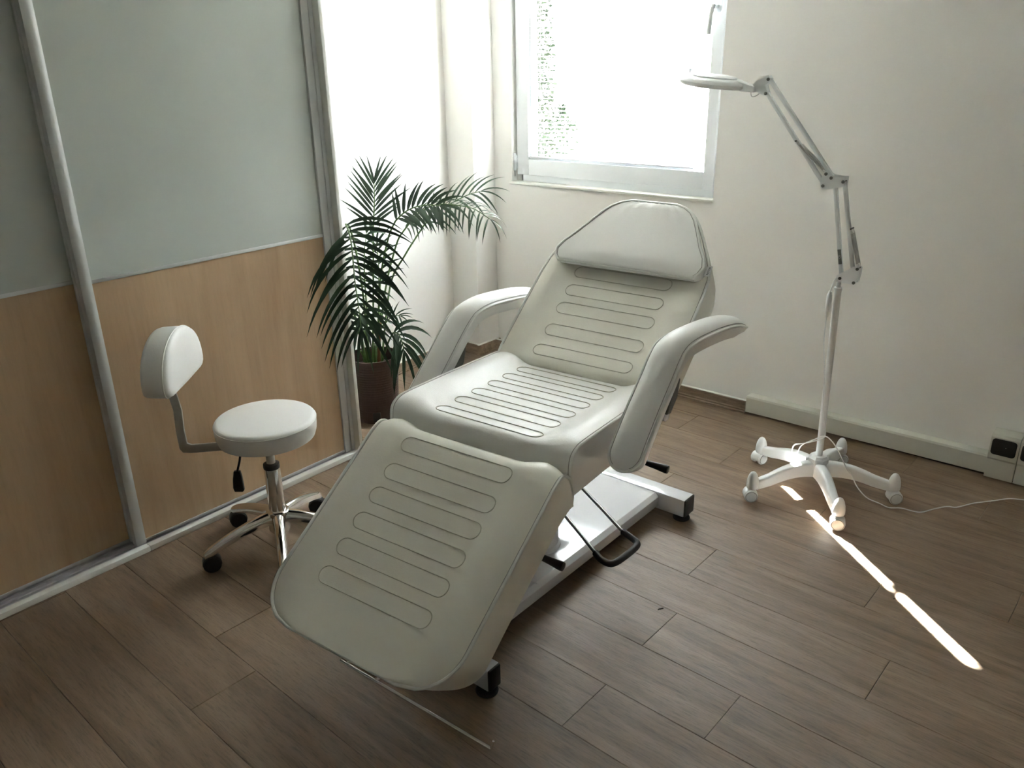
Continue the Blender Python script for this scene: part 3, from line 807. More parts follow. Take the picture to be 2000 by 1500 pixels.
b = bmesh.new(); CB = V((-1.40, 1.80, 0))
lathe(b, [(.066, .088), (.066, .100), (.060, .106), (.058, .30), (.060, .306)], CB, 32); col_ = obj('lift_column', b, M_enamel, bed)
b = bmesh.new(); lathe(b, [(.046, .30), (.046, .46), (.09, .465), (.09, .484)], CB, 32); obj('piston', b, M_chrome, col_)
b = bmesh.new()
prism(b, [(.25, .484), (.55, .484), (.50, .455), (.30, .455)], -.16, .16, lambda p, q, a: bw(a, p, q), .003); obj('mounting_plate', b, M_enamel, bed)
# ---- foot pump pedal
b = bmesh.new(); zP = .165
pA = [V((-1.400, 2.035, .195)), V((-1.165, 1.925, .165)), V((-1.140, 1.918, .163))]
pB = [V((-1.385, 1.880, .195)), V((-1.165, 1.771, .165)), V((-1.140, 1.760, .163))]
tube(b, [V((-1.45, 1.98, .20)), *pA[:2]], .0060, 10); tube(b, [V((-1.43, 1.87, .20)), *pB[:2]], .0060, 10)
box(b, -1.46, -1.41, 1.84, 2.0, .185, .215, .004)
ped = obj('foot_pedal', b, M_dsteel, bed)
b = bmesh.new()
tube(b, smoothpath([pA[1], V((-1.125, 1.914, .162)), V((-1.100, 1.903, .161)), V((-1.090, 1.880, .160)), V((-1.091, 1.82, .158)), V((-1.096, 1.772, .158)), V((-1.110, 1.755, .160)), V((-1.14, 1.758, .162)), pB[1]], 5), .0105, 12)
obj('pedal_rubber', b, M_rubber, ped)
# ---- levers with black grips
def lever(a, b_, c, label):
    b0 = bmesh.new(); tube(b0, [V(a), V(b_)], .0050, 10); lv = obj('lever', b0, M_chrome, bed); lv['label'] = label
    a_, c_ = V(b_), V(c); ax = (c_ - a_); L = ax.length
    b0 = bmesh.new(); lathe(b0, [(.0075, 0), (.0085, .003), (.0105, L * .5), (.0135, L - .008), (.0125, L - .002), (.008, L)], a_, 18, tuple(ax)); obj('grip', b0, M_black, lv)
lever((-1.30, 1.935, .44), (-1.112, 1.945, .420), (-1.032, 1.953, .415), 'chrome lever under the right armrest')
lever((-1.30, 1.480, .33), (-1.165, 1.488, .303), (-1.083, 1.495, .296), 'lever showing beside the leg cushion')
# ---- chrome roll holder under the leg cushion
b = bmesh.new(); yR = -.40
P0, P1 = bw(-.10, yR, .143), bw(.372, yR, .122)
tube(b, [P0, P1], .0042, 10); tube(b, [P1, P1 + V((.004, .004, .022))], .003, 8)
for s in (-.08, .02):
    q = bw(s, yR, .136 + (.2 - s) * .02)
    tube(b, [q, q + V((0, .11, -.005)), bw(s, *legp(-.22, -.14))], .005, 8)
obj('roll_holder', b, M_chrome, bed)

# ================================================================== STOOL
SC = V((-2.19, 1.35, 0)); st = empty('saddle_stool', SC, 'round white padded swivel stool with backrest on a chrome five-star base', 'stool')
st.name = 'swivel_stool'
SS = V((-2.176, 1.342, 0)); zs = .495
b = bmesh.new()
pr = [(.05, -.072), (.140, -.074), (.154, -.068), (.160, -.050), (.162, -.030), (.1625, -.012), (.1605, -.006), (.156, -.0015), (.148, .001), (.12, .004), (.07, .006), (.0, .007)]
lathe(b, [(r, h) for r, h in pr], SS + V((0, 0, zs)), 64); se = obj('seat', b, M_vinyl2, st)
b = bmesh.new(); tube(b, [SS + V((math.cos(a) * .1620, math.sin(a) * .1620, zs - .012)) for a in [2 * PI * k / 64 for k in range(64)]], .0016, 6, True); obj('seam', b, M_piping, se)
b = bmesh.new(); lathe(b, [(.12, -.080), (.12, -.073)], SS + V((0, 0, zs)), 32); box(b, -2.27, -2.08, 1.31, 1.375, .405, .418, .003); obj('seat_plate', b, M_black, st)
nn = V((.747, .665, 0)).normalized(); tt = V((-.665, .747, 0)).normalized()
# backrest pad: D shape, flat edge down
PR = .215; pc_ = SC - nn * PR + tt * (-.045); zb = .64
def dshape(sc=1.0):
    pts = []
    W, Hh = .168 * sc, .172 * sc
    rc = .035
    for k in range(33):
        a = PI * k / 32; pts.append((W * math.cos(a), .028 + (Hh - .028) * math.sin(a) ** .9 if math.sin(a) > 0 else .028))
    # rounded lower corners
    pts = pts + [(-W + .004, .014), (-W + .016, .004), (-W + .036, 0), (0, -.002), (W - .036, 0), (W - .016, .004), (W - .004, .014)]
    return pts
def padpt(p, q, d): return pc_ + tt * p + V((0, 0, zb + q)) + nn * d
b = bmesh.new(); layers = [(-.072, .90), (-.070, .955), (-.060, .985), (-.03, 1.0), (-.008, 1.0), (.0, .995), (.006, .965), (.010, .90), (.012, .75), (.012, .5), (.012, .2)]
rings = []
cq = .075
for d, f in layers:
    rings.append([b.verts.new(padpt(p * f, cq + (q - cq) * f, d)) for p, q in dshape()])
n = len(rings[0])
for a, c in zip(rings, rings[1:]):
    for k in range(n): b.faces.new([a[k], a[(k + 1) % n], c[(k + 1) % n], c[k]])
b.faces.new(rings[0][::-1]); b.faces.new(rings[-1])
bkp = obj('backrest', b, M_vinyl2, st, True, 60)
b = bmesh.new(); tube(b, [padpt(p * 1.002, cq + (q - cq) * 1.002, -.004) for p, q in dshape()], .0022, 6, True); obj('seam', b, M_piping, bkp)
# bracket: flat bent steel
def strap(b, pts, wd, th, side):
    side = V(side)
    P = [V(p) for p in pts]; rings = []
    for i, p in enumerate(P):
        t_ = ((P[min(i + 1, len(P) - 1)] - P[max(i - 1, 0)])).normalized(); u = side.cross(t_).normalized()
        rings.append([b.verts.new(p + side * sx * wd / 2 + u * su_ * th / 2) for sx, su_ in ((-1, -1), (1, -1), (1, 1), (-1, 1))])
    for a, c in zip(rings, rings[1:]):
        for k in range(4): b.faces.new([a[k], a[(k + 1) % 4], c[(k + 1) % 4], c[k]])
    b.faces.new(rings[0][::-1]); b.faces.new(rings[-1])
b = bmesh.new()
def br(r, z): return SC - nn * r + V((0, 0, z)) + tt * (-.02)
prism(b, [(.06, .416), (.06, .386), (.250, .376), (.276, .378), (.2855, .392), (.287, .46), (.283, .53), (.291, .585), (.291, .66), (.264, .66), (.264, .59), (.256, .53), (.260, .46), (.258, .412), (.245, .406)], -.004, .004, lambda p, q, a: SC - nn * p + V((0, 0, q)) + tt * (a - .015), .001)
obj('backrest_bracket', b, M_steel, st, True, 30)
b = bmesh.new(); lathe(b, [(.0145, .30), (.0145, .42)], SC, 20); obj('piston', b, M_steel, st)
b = bmesh.new(); lathe(b, [(.028, .115), (.0285, .12), (.0265, .300), (.025, .306)], SC, 32); gs = obj('gas_cylinder', b, M_chrome, st)
b = bmesh.new(); lathe(b, [(.0265, .304), (.0275, .310), (.0265, .320), (.018, .323)], SC, 28); obj('collar', b, M_black, gs)
b = bmesh.new(); lathe(b, [(.030, .062), (.036, .070), (.036, .128), (.039, .132), (.039, .142), (.034, .146), (.029, .146)], SC, 36); hub = obj('hub', b, M_chrome, st)
# height lever
b = bmesh.new(); tube(b, smoothpath([(-2.19, 1.30, .418), (-2.205, 1.262, .40), (-2.212, 1.250, .36), (-2.222, 1.243, .325)], 5), .0038, 8); hl = obj('height_lever', b, M_black, st)
b = bmesh.new(); f3 = lambda p, q, a: V((-2.224, 1.243, .285)) + R_ * p + V((0, 0, q)) + V((R_.y, -R_.x, 0)) * a
prism(b, [(-.012, .040), (.012, .040), (.016, .020), (.018, -.030), (.012, -.036), (-.020, -.036), (-.024, -.022), (-.020, .010)], -.006, .006, lambda p, q, a: f3(p * .85, q, a), .002); obj('paddle', b, M_black, hl)
def caster(parent, c, ang, r, wd, mh, mw, cap=None):
    """twin-wheel caster touching the floor at c, rolling direction ang"""
    c = V((c[0], c[1], 0)); ax = V((-math.sin(ang), math.cos(ang), 0)); fw = V((math.cos(ang), math.sin(ang), 0))
    b = bmesh.new()
    poly = [(math.cos(math.radians(a)) * r * 1.06, math.sin(math.radians(a)) * r * 1.06) for a in range(-10, 200, 15)]
    prism(b, poly, -wd * .36, wd * .36, lambda p, q, a: c + V((0, 0, r)) + fw * p + V((0, 0, q)) + ax * a, .001)
    lathe(b, [(.006, 0), (.006, r * 1.0)], c + V((0, 0, r * 1.5)) , 12)
    h = obj('caster', b, mh, parent)
    for s in (-1, 1):
        b = bmesh.new(); lathe(b, [(r * .5, -wd * .14), (r * .96, -wd * .13), (r, -wd * .07), (r, wd * .07), (r * .93, wd * .13), (r * .80, wd * .14), (0, wd * .16)], c + V((0, 0, r)) + ax * s * wd * .36, 28, tuple(ax * s)); wv = obj('wheel', b, mw, h)
    return h
for k, a in enumerate((-104, -33, 40, 112, 184)):
    a = math.radians(a); d = V((math.cos(a), math.sin(a), 0)); n_ = V((-d.y, d.x, 0)); L = .262
    b = bmesh.new(); rings = []
    for i in range(15):
        t_ = i / 14; r = .026 + (L - .026) * t_; zc = .125 - .050 * t_ ** 1.9 - .012 * t_; wv = .020 - .005 * t_ ; hv = .040 * (1 - t_) + .024 * t_
        p = SC + d * r + V((0, 0, zc))
        if i == 14: wv *= .7; hv *= .7
        prof = [(-1, -.55), (-1, .0), (-.75, .30), (-.3, .48), (.3, .48), (.75, .30), (1, 0), (1, -.55), (.6, -.60), (-.6, -.60)]
        rings.append([b.verts.new(p + n_ * x * wv + V((0, 0, z_ * hv))) for x, z_ in prof])
    for A, B in zip(rings, rings[1:]):
        for q in range(10): b.faces.new([A[q], A[(q + 1) % 10], B[(q + 1) % 10], B[q]])
    b.faces.new(rings[0][::-1]); b.faces.new(rings[-1])
    lg = obj('leg', b, M_chrome, st, True, 50)
    caster(lg, SC + d * (L - .022), math.radians((62, 40, 75, 50, 66)[k]), .029, .044, M_black, M_rubber)

# ================================================================== MAGNIFYING LAMP
LC = V((-.885, 2.865, 0)); lamp = empty('magnifying_lamp', LC, 'white magnifying floor lamp with jointed arm on a five-legged caster base', 'lamp')
Y = 2.865
for k, a in enumerate((90, 162, 234, 306, 18)):
    a = math.radians(a); d = V((math.cos(a), math.sin(a), 0)); n_ = V((-d.y, d.x, 0)); L = .262
    b = bmesh.new(); rings = []
    for i in range(17):
        t_ = i / 16; r = .012 + (L - .012) * t_; zt = .124 + .010 * math.sin(PI * min(1, t_ * 1.3)) - .042 * t_ ** 1.6; zb_ = zt - (.056 * (1 - t_) + .034 * t_); wv = .0205 - .006 * t_
        p = LC + d * r
        prof = [(-1.15, zb_), (-1.0, zt - .008), (-.8, zt - .002), (-.4, zt), (.4, zt), (.8, zt - .002), (1.0, zt - .008), (1.15, zb_)]
        rings.append([b.verts.new(p + n_ * x * wv + V((0, 0, z_))) for x, z_ in prof])
    for A, B in zip(rings, rings[1:]):
        for q in range(8): b.faces.new([A[q], A[(q + 1) % 8], B[(q + 1) % 8], B[q]])
    b.faces.new(rings[0][::-1]); b.faces.new(rings[-1])
    lg = obj('leg', b, M_lampw, lamp, True, 50)
    b = bmesh.new(); tip = LC + d * (L + .010)
    rg = [(.004, .118), (.010, .114), (.016, .104), (.0205, .088), (.0225, .070), (.0225, .056), (.019, .051), (.0, .051)]
    rings = []
    lathe(b, rg, tip, 24); bmesh.ops.scale(b, verts=b.verts[:], vec=(1, 1, 1))
    obj('toe_cap', b, M_lampw, lg)
    ca = caster(lg, LC + d * (L + .016), math.radians((225, 250, 215, 200, 215)[k]) , .0245, .050, M_lampw, M_lampw)
    b = bmesh.new()
    an = math.radians((225, 250, 215, 200, 215)[k]); ax = V((-math.sin(an), math.cos(an), 0)); c = LC + d * (L + .016) + V((0, 0, .0245))
    for s in (-1, 1):
        tube(b, [c + ax * s * .0258 + V((math.cos(an), math.sin(an), 0)) * math.cos(q) * .0205 + V((0, 0, 1)) * math.sin(q) * .0205 for q in [2 * PI * j / 24 for j in range(24)]], .0010, 5, True)
    obj('wheel_rim', b, M_seam, ca)
b = bmesh.new(); lathe(b, [(.036, .080), (.038, .084), (.038, .140), (.034, .144), (.030, .150), (.0, .150)], LC, 8)
hubl = obj('hub', b, M_lampw, lamp, True, 30)
b = bmesh.new(); lathe(b, [(.006, 0), (.006, .014)], LC + V((-.03, -.025, .138)), 10, (-.6, -.8, 0)); obj('clamp_screw', b, M_lampw, hubl)
PT = V((-.897, Y, .800))
b = bmesh.new(); tube(b, [V((-.885, Y, .145)), PT], .0125, 20); pole = obj('pole', b, M_lampw, lamp)
b = bmesh.new(); tube(b, [PT - V((0, 0, .008)), PT + V((0, 0, .001))], .0145, 20); obj('collar', b, M_lampw, pole)
b = bmesh.new(); tube(b, [PT, V((-.896, Y, .84))], .0075, 14); obj('spigot', b, M_lampw, pole)
def P(x, z, dy=0): return V((x, Y + dy, z))
def plate_pair(pts, name, hw=.016):
    b = bmesh.new()
    for s in (-1, 1): prism(b, pts, s * hw - .001, s * hw + .001, lambda p, q, a: V((p, Y + a, q)))
    o = obj(name, b, M_lampw, lamp, False)
    return o
def bolt(parent, x, z, hw=.016):
    b = bmesh.new()
    lathe(b, [(.0055, 0), (.0055, .003), (.003, .0045)], P(x, z, -hw - .001), 12, (0, -1, 0)); lathe(b, [(.0025, -hw), (.0025, hw)], P(x, z), 8, (0, 1, 0)); lathe(b, [(.0045, 0), (.0045, .004)], P(x, z, hw + .001), 6, (0, 1, 0))
    obj('bolt', b, M_dsteel, parent)
lb_ = plate_pair([(-.902, .824), (-.840, .822), (-.833, .832), (-.828, .880), (-.846, .886), (-.905, .845)], 'lower_bracket')
for x, z in ((-.890, .838), (-.842, .829), (-.836, .878)): bolt(lb_, x, z)
mb_ = plate_pair([(-.996, 1.142), (-.990, 1.136), (-.962, 1.137), (-.925, 1.146), (-.916, 1.152), (-.915, 1.180), (-.935, 1.179), (-.962, 1.183), (-.985, 1.195), (-.999, 1.165)], 'elbow_bracket')
for x, z in ((-.987, 1.146), (-.921, 1.164), (-.962, 1.174), (-.981, 1.186)): bolt(mb_, x, z)
tb_ = plate_pair([(-1.272, 1.470), (-1.262, 1.450), (-1.226, 1.432), (-1.214, 1.438), (-1.228, 1.468), (-1.210, 1.484), (-1.218, 1.500), (-1.262, 1.480)], 'head_bracket', .013)
for x, z in ((-1.222, 1.441), (-1.217, 1.487)): bolt(tb_, x, z, .013)
def arm(name, A, B, wd=.013):
    b = bmesh.new(); bar(b, P(*A), P(*B), wd, wd, (0, 1, 0), .0015); return obj(name, b, M_lampw, lamp)
a1 = arm('lower_arm', (-.890, .838), (-.953, 1.160)); a2 = arm('lower_arm', (-.853, .860), (-.921, 1.160))
a3 = arm('upper_arm', (-.988, 1.148), (-1.222, 1.441)); a4 = arm('upper_arm', (-.964, 1.176), (-1.217, 1.487))
def spring(A, B, dy):
    A = P(A[0], A[1], dy); B = P(B[0], B[1], dy); L = (B - A).length; n = int(L / .0022) * 1; t_ = (B - A).normalized(); u = t_.orthogonal().normalized(); v = t_.cross(u); pts = [A]
    N = min(60, n); 
    for i in range(N * 6 + 1):
        f = .12 + .76 * i / (N * 6); an = 2 * PI * i / 6; pts.append(A + t_ * L * f + (u * math.cos(an) + v * math.sin(an)) * .0038)
    pts.append(B); b = bmesh.new(); tube(b, pts, .0009, 4); o = obj('spring', b, M_steel, lamp); return o
for dy in (-.011, .011):
    spring((-.836, .878), (-.877, 1.010), dy); spring((-.981, 1.186), (-1.100, 1.288), dy)
b = bmesh.new(); lathe(b, [(.003, -.014), (.003, .014)], P(-.877, 1.010), 8, (0, 1, 0)); obj('spring_pin', b, M_dsteel, a2)
b = bmesh.new(); lathe(b, [(.003, -.014), (.003, .014)], P(-1.100, 1.288), 8, (0, 1, 0)); obj('spring_pin', b, M_dsteel, a3)
# rating sticker on the lower arm
b = bmesh.new(); tA = V((-.8985, Y - .0070, .885)); tB = V((-.9085, Y - .0070, .935)); bar(b, tA, tB, .0118, .0006, (0, 1, 0), 0); stk = obj('rating_sticker', b, M_sticker, lamp, False)
stk['label'] = 'small dark rating sticker'
Tm = Matrix.Translation((tA + tB) / 2 + V((0, -.0006, 0))) @ Matrix.Rotation(PI / 2, 4, 'X') @ Matrix.Rotation(math.radians(101), 4, 'Z')
text('CE', .010, Tm, M_pale, stk, 'sticker_lettering')
# head: ring shade with lens
HC = P(-1.428, 1.478); tl = math.radians(7); hax = V((math.sin(tl), .0, math.cos(tl))); ha = V((math.cos(tl), 0, -math.sin(tl)))
b = bmesh.new()
lathe(b, [(.062, -.010), (.118, -.013), (.126, -.008), (.128, .000), (.122, .008), (.100, .015), (.072, .017), (.064, .012), (.062, -.010)], HC, 56, tuple(hax), False)
head = obj('lamp_head', b, M_lampw, lamp, True, 50)
b = bmesh.new(); lathe(b, [(.0, -.004), (.04, -.002), (.064, .002), (.064, .004), (.04, .008), (.0, .010)], HC, 40, tuple(hax), False); obj('lens', b, M_glass, head)
b = bmesh.new(); lathe(b, [(.066, -.012), (.112, -.0145), (.112, -.012), (.066, -.010)], HC, 48, tuple(hax), False); obj('light_ring', b, M_slat, head)
b = bmesh.new(); lathe(b, [(.080, .0165), (.080, .021), (.060, .024), (.0, .026)], HC, 40, tuple(hax)); obj('lens_cover', b, M_lampw, head)
b = bmesh.new()
prism(b, [(.088, .018), (.112, .014), (.165, .006), (.168, -.014), (.118, -.016), (.088, -.012)], -.022, .022, lambda p, q, a: HC + ha * p + hax * q + V((0, a, 0)), .004); obj('neck', b, M_lampw, head)
b = bmesh.new(); tube(b, [HC - ha * .098 + hax * .02, HC - ha * .098 + hax * .034], [.004, .006], 10); obj('cover_tab', b, M_lampw, head)
b = bmesh.new(); tube(b, [P(-1.262, 1.462), P(-1.272, 1.462)], .010, 14); tube(b, smoothpath([P(-1.268, 1.462, -.008), P(-1.276, 1.445, -.014), P(-1.270, 1.430, -.014), P(-1.252, 1.436, -.012), P(-1.240, 1.447, -.010)], 5), .0018, 6)
obj('head_joint', b, M_steel, lamp)
# power cord
zc = .0035
cord = [P(-.890, .842, -.010), P(-.905, .835, -.016), P(-.914, .80, -.020), P(-.916, .76, -.020), P(-.918, .70, -.020), P(-.916, .60, -.018), P(-.905, .52, -.016), P(-.896, .45, -.018), P(-.888, .36, -.020), P(-.872, .28, -.022), P(-.866, .245, -.022), P(-.880, .225, -.024),
        P(-.93, .20, -.035), P(-.965, .185, -.045), P(-.972, .160, -.050), P(-.970, .142, -.048), P(-.966, .128, -.030), P(-.958, .150, -.025), P(-.944, .185, -.028), P(-.90, .222, -.030), P(-.862, .245, -.030), P(-.825, .225, -.035),
        P(-.79, .18, -.04), P(-.765, .145, -.045), P(-.745, .125, -.045), P(-.72, .09, -.050), P(-.685, .05, -.035), V((-.648, 2.875, .018)), V((-.618, 2.888, zc + .002)), V((-.583, 2.915, zc)), V((-.545, 2.918, zc)), V((-.516, 2.930, zc)), V((-.485, 2.985, zc)), V((-.453, 3.030, zc)), V((-.425, 3.045, zc)), V((-.386, 3.111, zc)), V((-.355, 3.150, zc)), V((-.326, 3.185, zc)), V((-.285, 3.235, zc)), V((-.243, 3.255, zc)), V((-.17, 3.30, zc)), V((-.08, 3.33, zc)), V((.3, 3.34, zc))]
b = bmesh.new(); tube(b, smoothpath(cord, 5), .0021, 8); pcd = obj('power_cord', b, M_lampw, lamp)
b = bmesh.new(); q = P(-.917, .735, -.020); tube(b, [q + V((0.001, 0, .055)), q + V((0.001, 0, .052)), q + V((0, 0, .045)), q + V((0, 0, .040)), q + V((0, 0, -.010)), q + V((0, 0, -.016)), q + V((0, 0, -.038)), q + V((0, 0, -.042))], [.0035, .006, .006, .0095, .0095, .006, .0055, .003], 10)
obj('cord_connector', b, M_lampw, pcd)

# ================================================================== POTTED PALM
PC = V((-2.77, 2.31, 0)); palm = empty('potted_palm', PC, 'green potted palm in a brown ribbed pot beside the wardrobe', 'plant')
b = bmesh.new(); prf = [(.092, .0), (.096, .004)]; nr = 22
for k in range(nr):
    h0 = .02 + k * (.265 / nr); r0 = .097 + .018 * h0 / .31
    prf += [(r0, h0), (r0 + .0013, h0 + .003), (r0 + .0013, h0 + .007), (r0, h0 + .010)]
prf += [(.1155, .290), (.1175, .300), (.118, .312), (.1145, .3135), (.112, .308), (.110, .25), (.0, .25)]
lathe(b, prf, PC, 56); pot = obj('pot', b, M_pot, palm, True, 60)
b = bmesh.new(); g_ = V((.66, -.75, 0)).normalized(); gs_ = V((-g_.y, g_.x, 0))
prism(b, [(-.018, .018), (.018, .018), (.018, .062), (-.018, .062)], .092, .1035, lambda p, q, a: PC + g_ * a + gs_ * (p + .01) + V((0, 0, q)), .001); obj('water_gauge', b, M_black, pot)
b = bmesh.new(); lathe(b, [(.110, .251), (.08, .262), (.04, .258), (0, .264)], PC, 30); obj('soil', b, M_soil, palm)

def leaflet(P0, d0, nrm, L, wd, droop, parent, curl=0.0, n=7):
    """one pinnate leaflet: V-folded tapering strip"""
    b = bmesh.new(); p = V(P0); d = d0.normalized(); rows = []; side0 = d.cross(nrm).normalized()
    for i in range(n + 1):
        t_ = i / n; wv = wd * (math.sin(PI * (t_ ** .62)) ** .85 if 0 < t_ < 1 else (.25 if t_ == 0 else .03))
        sd = (side0 - d * side0.dot(d)); sd = sd.normalized() if sd.length > 1e-5 else side0
        nr_ = sd.cross(d).normalized()
        rows.append((b.verts.new(p - sd * wv), b.verts.new(p - nr_ * wv * .35), b.verts.new(p + sd * wv)))
        p = p + d * (L / n)
        if p.y < 2.02 and p.x < -2.508: p.x = -2.508; d.x = max(d.x, 0)   # tips lie against the wardrobe door
        d = (d + V((0, 0, -1)) * droop / n + side0 * curl / n).normalized()
    for A, B in zip(rows, rows[1:]):
        b.faces.new([A[0], A[1], B[1], B[0]]); b.faces.new([A[1], A[2], B[2], B[1]])
    me = bpy.data.meshes.new('leaflet')
    for f in b.faces: f.smooth = True
    off = wpos(parent); bmesh.ops.translate(b, verts=b.verts[:], vec=-off)
    b.to_mesh(me); b.free(); me.materials.append(M_leaf)
    o = bpy.data.objects.new('leaflet', me); COL.objects.link(o); o.parent = parent; return o

def frond(stem, rachis, npair, L, ang, droop, wd=.0085, up=None, terminal=True, Lend=.6, Lstart=.75, facing=None, jitter=.12, sides=(-1, 1), stemr=.0045):
    S = smoothpath(stem, 6); Rr = smoothpath(rachis, 8)
    b = bmesh.new(); path = S + Rr[1:]; N = len(path)
    rad = [stemr * (1 - .8 * i / (N - 1)) + .0006 for i in range(N)]
    tube(b, path, rad, 7); fo = obj('frond', b, M_stem, palm)
    cumul = [0]
    for a, c in zip(Rr, Rr[1:]): cumul.append(cumul[-1] + (c - a).length)
    Lr = cumul[-1]
    def at(u):
        u *= Lr
        for i in range(len(Rr) - 1):
            if cumul[i + 1] >= u:
                t_ = (u - cumul[i]) / max(cumul[i + 1] - cumul[i], 1e-9); return Rr[i].lerp(Rr[i + 1], t_), (Rr[i + 1] - Rr[i]).normalized()
        return Rr[-1], (Rr[-1] - Rr[-2]).normalized()
    F = facing if facing is not None else -F_
    for i in range(npair):
        u = (i + .3) / npair
        for s in sides:
            uu = min(.995, u + (.35 / npair if s > 0 else 0) + rnd.uniform(-.1, .1) / npair)
            p, t_ = at(uu); sd = t_.cross(F).normalized() * s
            a = math.radians(ang[0] + (ang[1] - ang[0]) * uu + rnd.uniform(-5, 5))
            d = sd * math.cos(a) + t_ * math.sin(a) + F * rnd.uniform(-.05, .18)
            prof = Lstart + (1 - Lstart) * min(1, uu / .3) if uu < .3 else 1 - (1 - Lend) * max(0, (uu - .55) / .45)
            leaflet(p, d, F, L * prof * rnd.uniform(1 - jitter, 1 + jitter), wd * (.8 + .2 * prof), droop * rnd.uniform(.75, 1.25), fo)
    if terminal:
        p, t_ = at(1.0)
        for s in (-.25, .25): leaflet(p, t_ + t_.cross(F).normalized() * s, F, L * Lend * .9, wd * .8, droop, fo)
    return fo
vv = lambda L: [V(p) for p in L]
F1s = vv([(-2.767, 2.271, 0.262), (-2.73, 2.251, 0.56), (-2.67, 2.186, 0.798), (-2.602, 2.107, 0.943), (-2.572, 2.063, 0.971)])
F1 = vv([(-2.572, 2.063, 0.971), (-2.509, 2.023, 0.956), (-2.451, 1.984, 0.921), (-2.398, 1.942, 0.863), (-2.358, 1.91, 0.79), (-2.334, 1.896, 0.724), (-2.329, 1.895, 0.631)])
frond(F1s, F1, 15, .30, (16, 50), 1.25, .0078, Lend=.72, Lstart=.85)
F2s = vv([(-2.793, 2.322, 0.256), (-2.865, 2.415, 0.498), (-2.947, 2.523, 0.841)])
F2 = vv([(-2.947, 2.523, 0.841), (-2.968, 2.559, 0.946), (-2.983, 2.579, 1.009), (-2.992, 2.590, 1.048)])
F2s = [F2s[0]] + [V((0, 0, CH)) + (p - V((0, 0, CH))) * .975 for p in F2s[1:]]; F2 = [V((0, 0, CH)) + (p - V((0, 0, CH))) * .975 for p in F2]
frond(F2s, F2, 10, .20, (36, 66), .22, .0068, Lend=.7)
F3s = vv([(-2.767, 2.327, 0.262), (-2.824, 2.459, 0.57), (-2.832, 2.557, 0.774), (-2.804, 2.585, 0.839)])
F3 = vv([(-2.804, 2.585, 0.839), (-2.727, 2.607, 0.919), (-2.637, 2.635, 0.965), (-2.529, 2.658, 0.969), (-2.44, 2.672, 0.96), (-2.355, 2.682, 0.922)])
frond(F3s, F3, 20, .165, (35, 25), 1.7, .0048, Lend=.8, facing=V((.15, -.35, .9)).normalized())
F4s = vv([(-2.731, 2.321, 0.262), (-2.87, 2.533, 0.572), (-2.879, 2.647, 0.698), (-2.839, 2.75, 0.834)])
F4 = vv([(-2.839, 2.75, 0.834), (-2.795, 2.786, 0.887), (-2.721, 2.818, 0.938), (-2.637, 2.855, 0.983), (-2.584, 2.88, 0.999)])
frond(F4s, F4, 9, .18, (35, 50), 1.0, .0055, Lend=.9, facing=V((.3, -.6, .7)).normalized())
F5s = vv([(-2.749, 2.318, 0.262), (-2.773, 2.386, 0.618), (-2.762, 2.443, 0.82), (-2.739, 2.477, 0.905)])
F5 = vv([(-2.739, 2.477, 0.905), (-2.701, 2.501, 0.944), (-2.653, 2.526, 0.969), (-2.595, 2.552, 0.98), (-2.545, 2.565, 0.978)])
frond(F5s, F5, 10, .15, (30, 40), .8, .0085, Lend=.8, facing=V((.5, -.7, .5)).normalized())
F6s = vv([(-2.727, 2.312, 0.262), (-2.659, 2.307, 0.387), (-2.607, 2.299, 0.452)])
F6 = vv([(-2.607, 2.299, 0.452), (-2.569, 2.292, 0.459), (-2.536, 2.281, 0.437), (-2.511, 2.269, 0.399)])
frond(F6s, F6, 6, .20, (35, 60), 1.9, .0095, Lend=1.0, facing=V((.5, -.6, .6)).normalized())
F7s = vv([(-2.784, 2.338, 0.262), (-2.8, 2.387, 0.392), (-2.773, 2.41, 0.446)])
F7 = vv([(-2.773, 2.41, 0.446), (-2.74, 2.424, 0.474), (-2.702, 2.431, 0.481)])
frond(F7s, F7, 5, .085, (30, 50), .9, .004, Lend=.9, facing=V((.4, -.5, .7)).normalized())
F8s = vv([(-2.745, 2.265, 0.262), (-2.754, 2.276, 0.429), (-2.768, 2.295, 0.543)])
F8 = vv([(-2.768, 2.295, 0.543), (-2.791, 2.317, 0.677), (-2.824, 2.357, 0.781), (-2.858, 2.406, 0.85)])
frond(F8s, F8, 9, .16, (15, 40), 1.6, .0075, Lend=.8)
F9s = vv([(-2.80, 2.345, 0.256), (-2.857, 2.426, 0.396), (-2.89, 2.48, 0.572)])
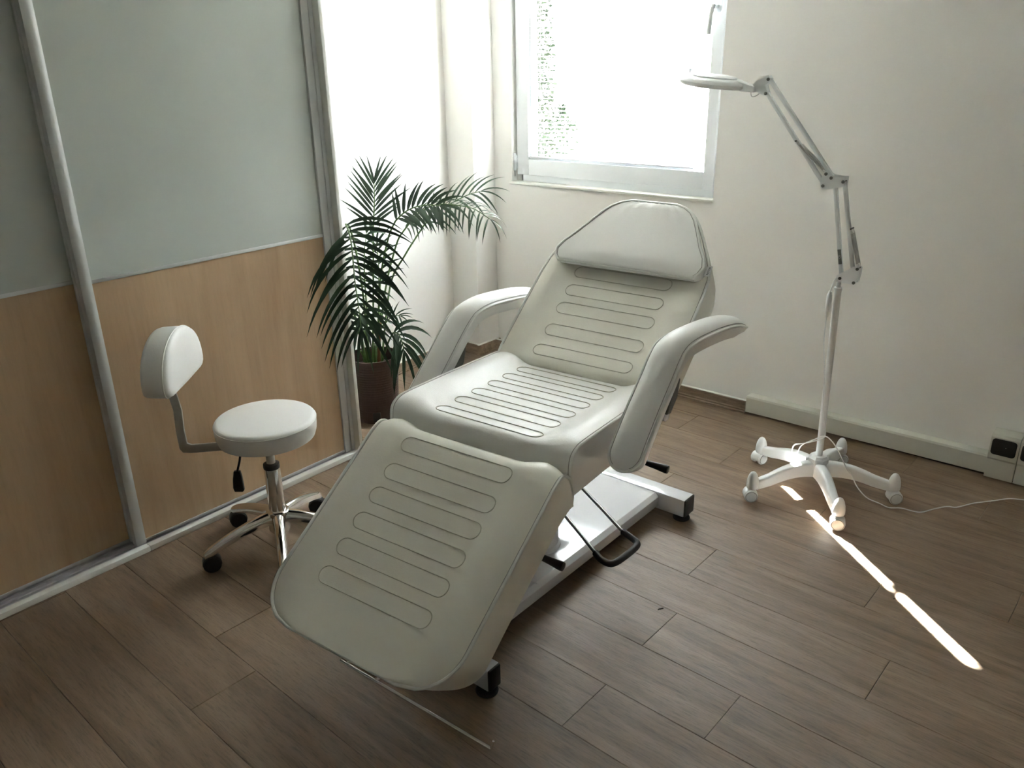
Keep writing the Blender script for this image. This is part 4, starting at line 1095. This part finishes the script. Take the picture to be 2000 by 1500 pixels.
F9 = vv([(-2.89, 2.48, 0.572), (-2.925, 2.52, 0.682), (-2.965, 2.55, 0.77)])
frond(F9s, F9, 7, .14, (35, 55), .7, .006, Lend=.8)
Fa = vv([(-2.74, 2.25, 0.262), (-2.72, 2.215, 0.385), (-2.70, 2.19, 0.46)]); Fb = vv([(-2.70, 2.19, 0.46), (-2.69, 2.19, .53), (-2.68, 2.18, .56), (-2.66, 2.17, 0.54)])
frond(Fa, Fb, 6, .19, (25, 60), 2.0, .0085, Lend=.9)
for i, (dx, dy, hh, rr) in enumerate(((-.02, -.03, .52, .008), (.025, .01, .47, .007), (.0, .035, .50, .0075), (-.045, .015, .42, .006), (.045, -.03, .40, .006), (.01, -.045, .36, .006))):
    b = bmesh.new(); p = PC + V((dx, dy, .258)); tube(b, smoothpath([p, p + V((dx * .3, dy * .3, (hh - .26) * .5)), p + V((dx * .9, dy * .9, hh - .26))], 5), [rr * 1.2] * 3 + [rr] * 5 + [rr * .7] * 3, 8)
    o = obj('cane', b, M_husk if i == 1 else M_stem, palm)

# ================================================================== SMALL THINGS ON THE FLOOR
def crumb(x, y, s, label, seed):
    r = random.Random(seed); b = bmesh.new(); n = 7; prev = None
    for i in range(n):
        t_ = i / (n - 1) - .5; wv = s * .22 * math.cos(t_ * 2.6); zc_ = .002 + s * .35 * (t_ * t_) * 1.5
        a = b.verts.new((x + t_ * s * .6 - wv, y + t_ * s, zc_ + wv * .5)); m_ = b.verts.new((x + t_ * s * .6, y + t_ * s + r.uniform(-.1, .1) * s, zc_ * .3 + .0004)); c = b.verts.new((x + t_ * s * .6 + wv, y + t_ * s, zc_ + wv * .6))
        if prev: b.faces.new([prev[0], prev[1], m_, a]); b.faces.new([prev[1], prev[2], c, m_])
        prev = (a, m_, c)
    bmesh.ops.solidify(b, geom=b.faces[:], thickness=.0006)
    tag(obj('leaf_crumb', b, M_debris, None), label, 'crumb')
crumb(-.975, 1.848, .016, 'dark curled leaf crumb on the floor in front of the foot pedal', 1)
crumb(-.44, 2.335, .008, 'tiny dark crumb on the floor right of the streak of sunlight', 2)
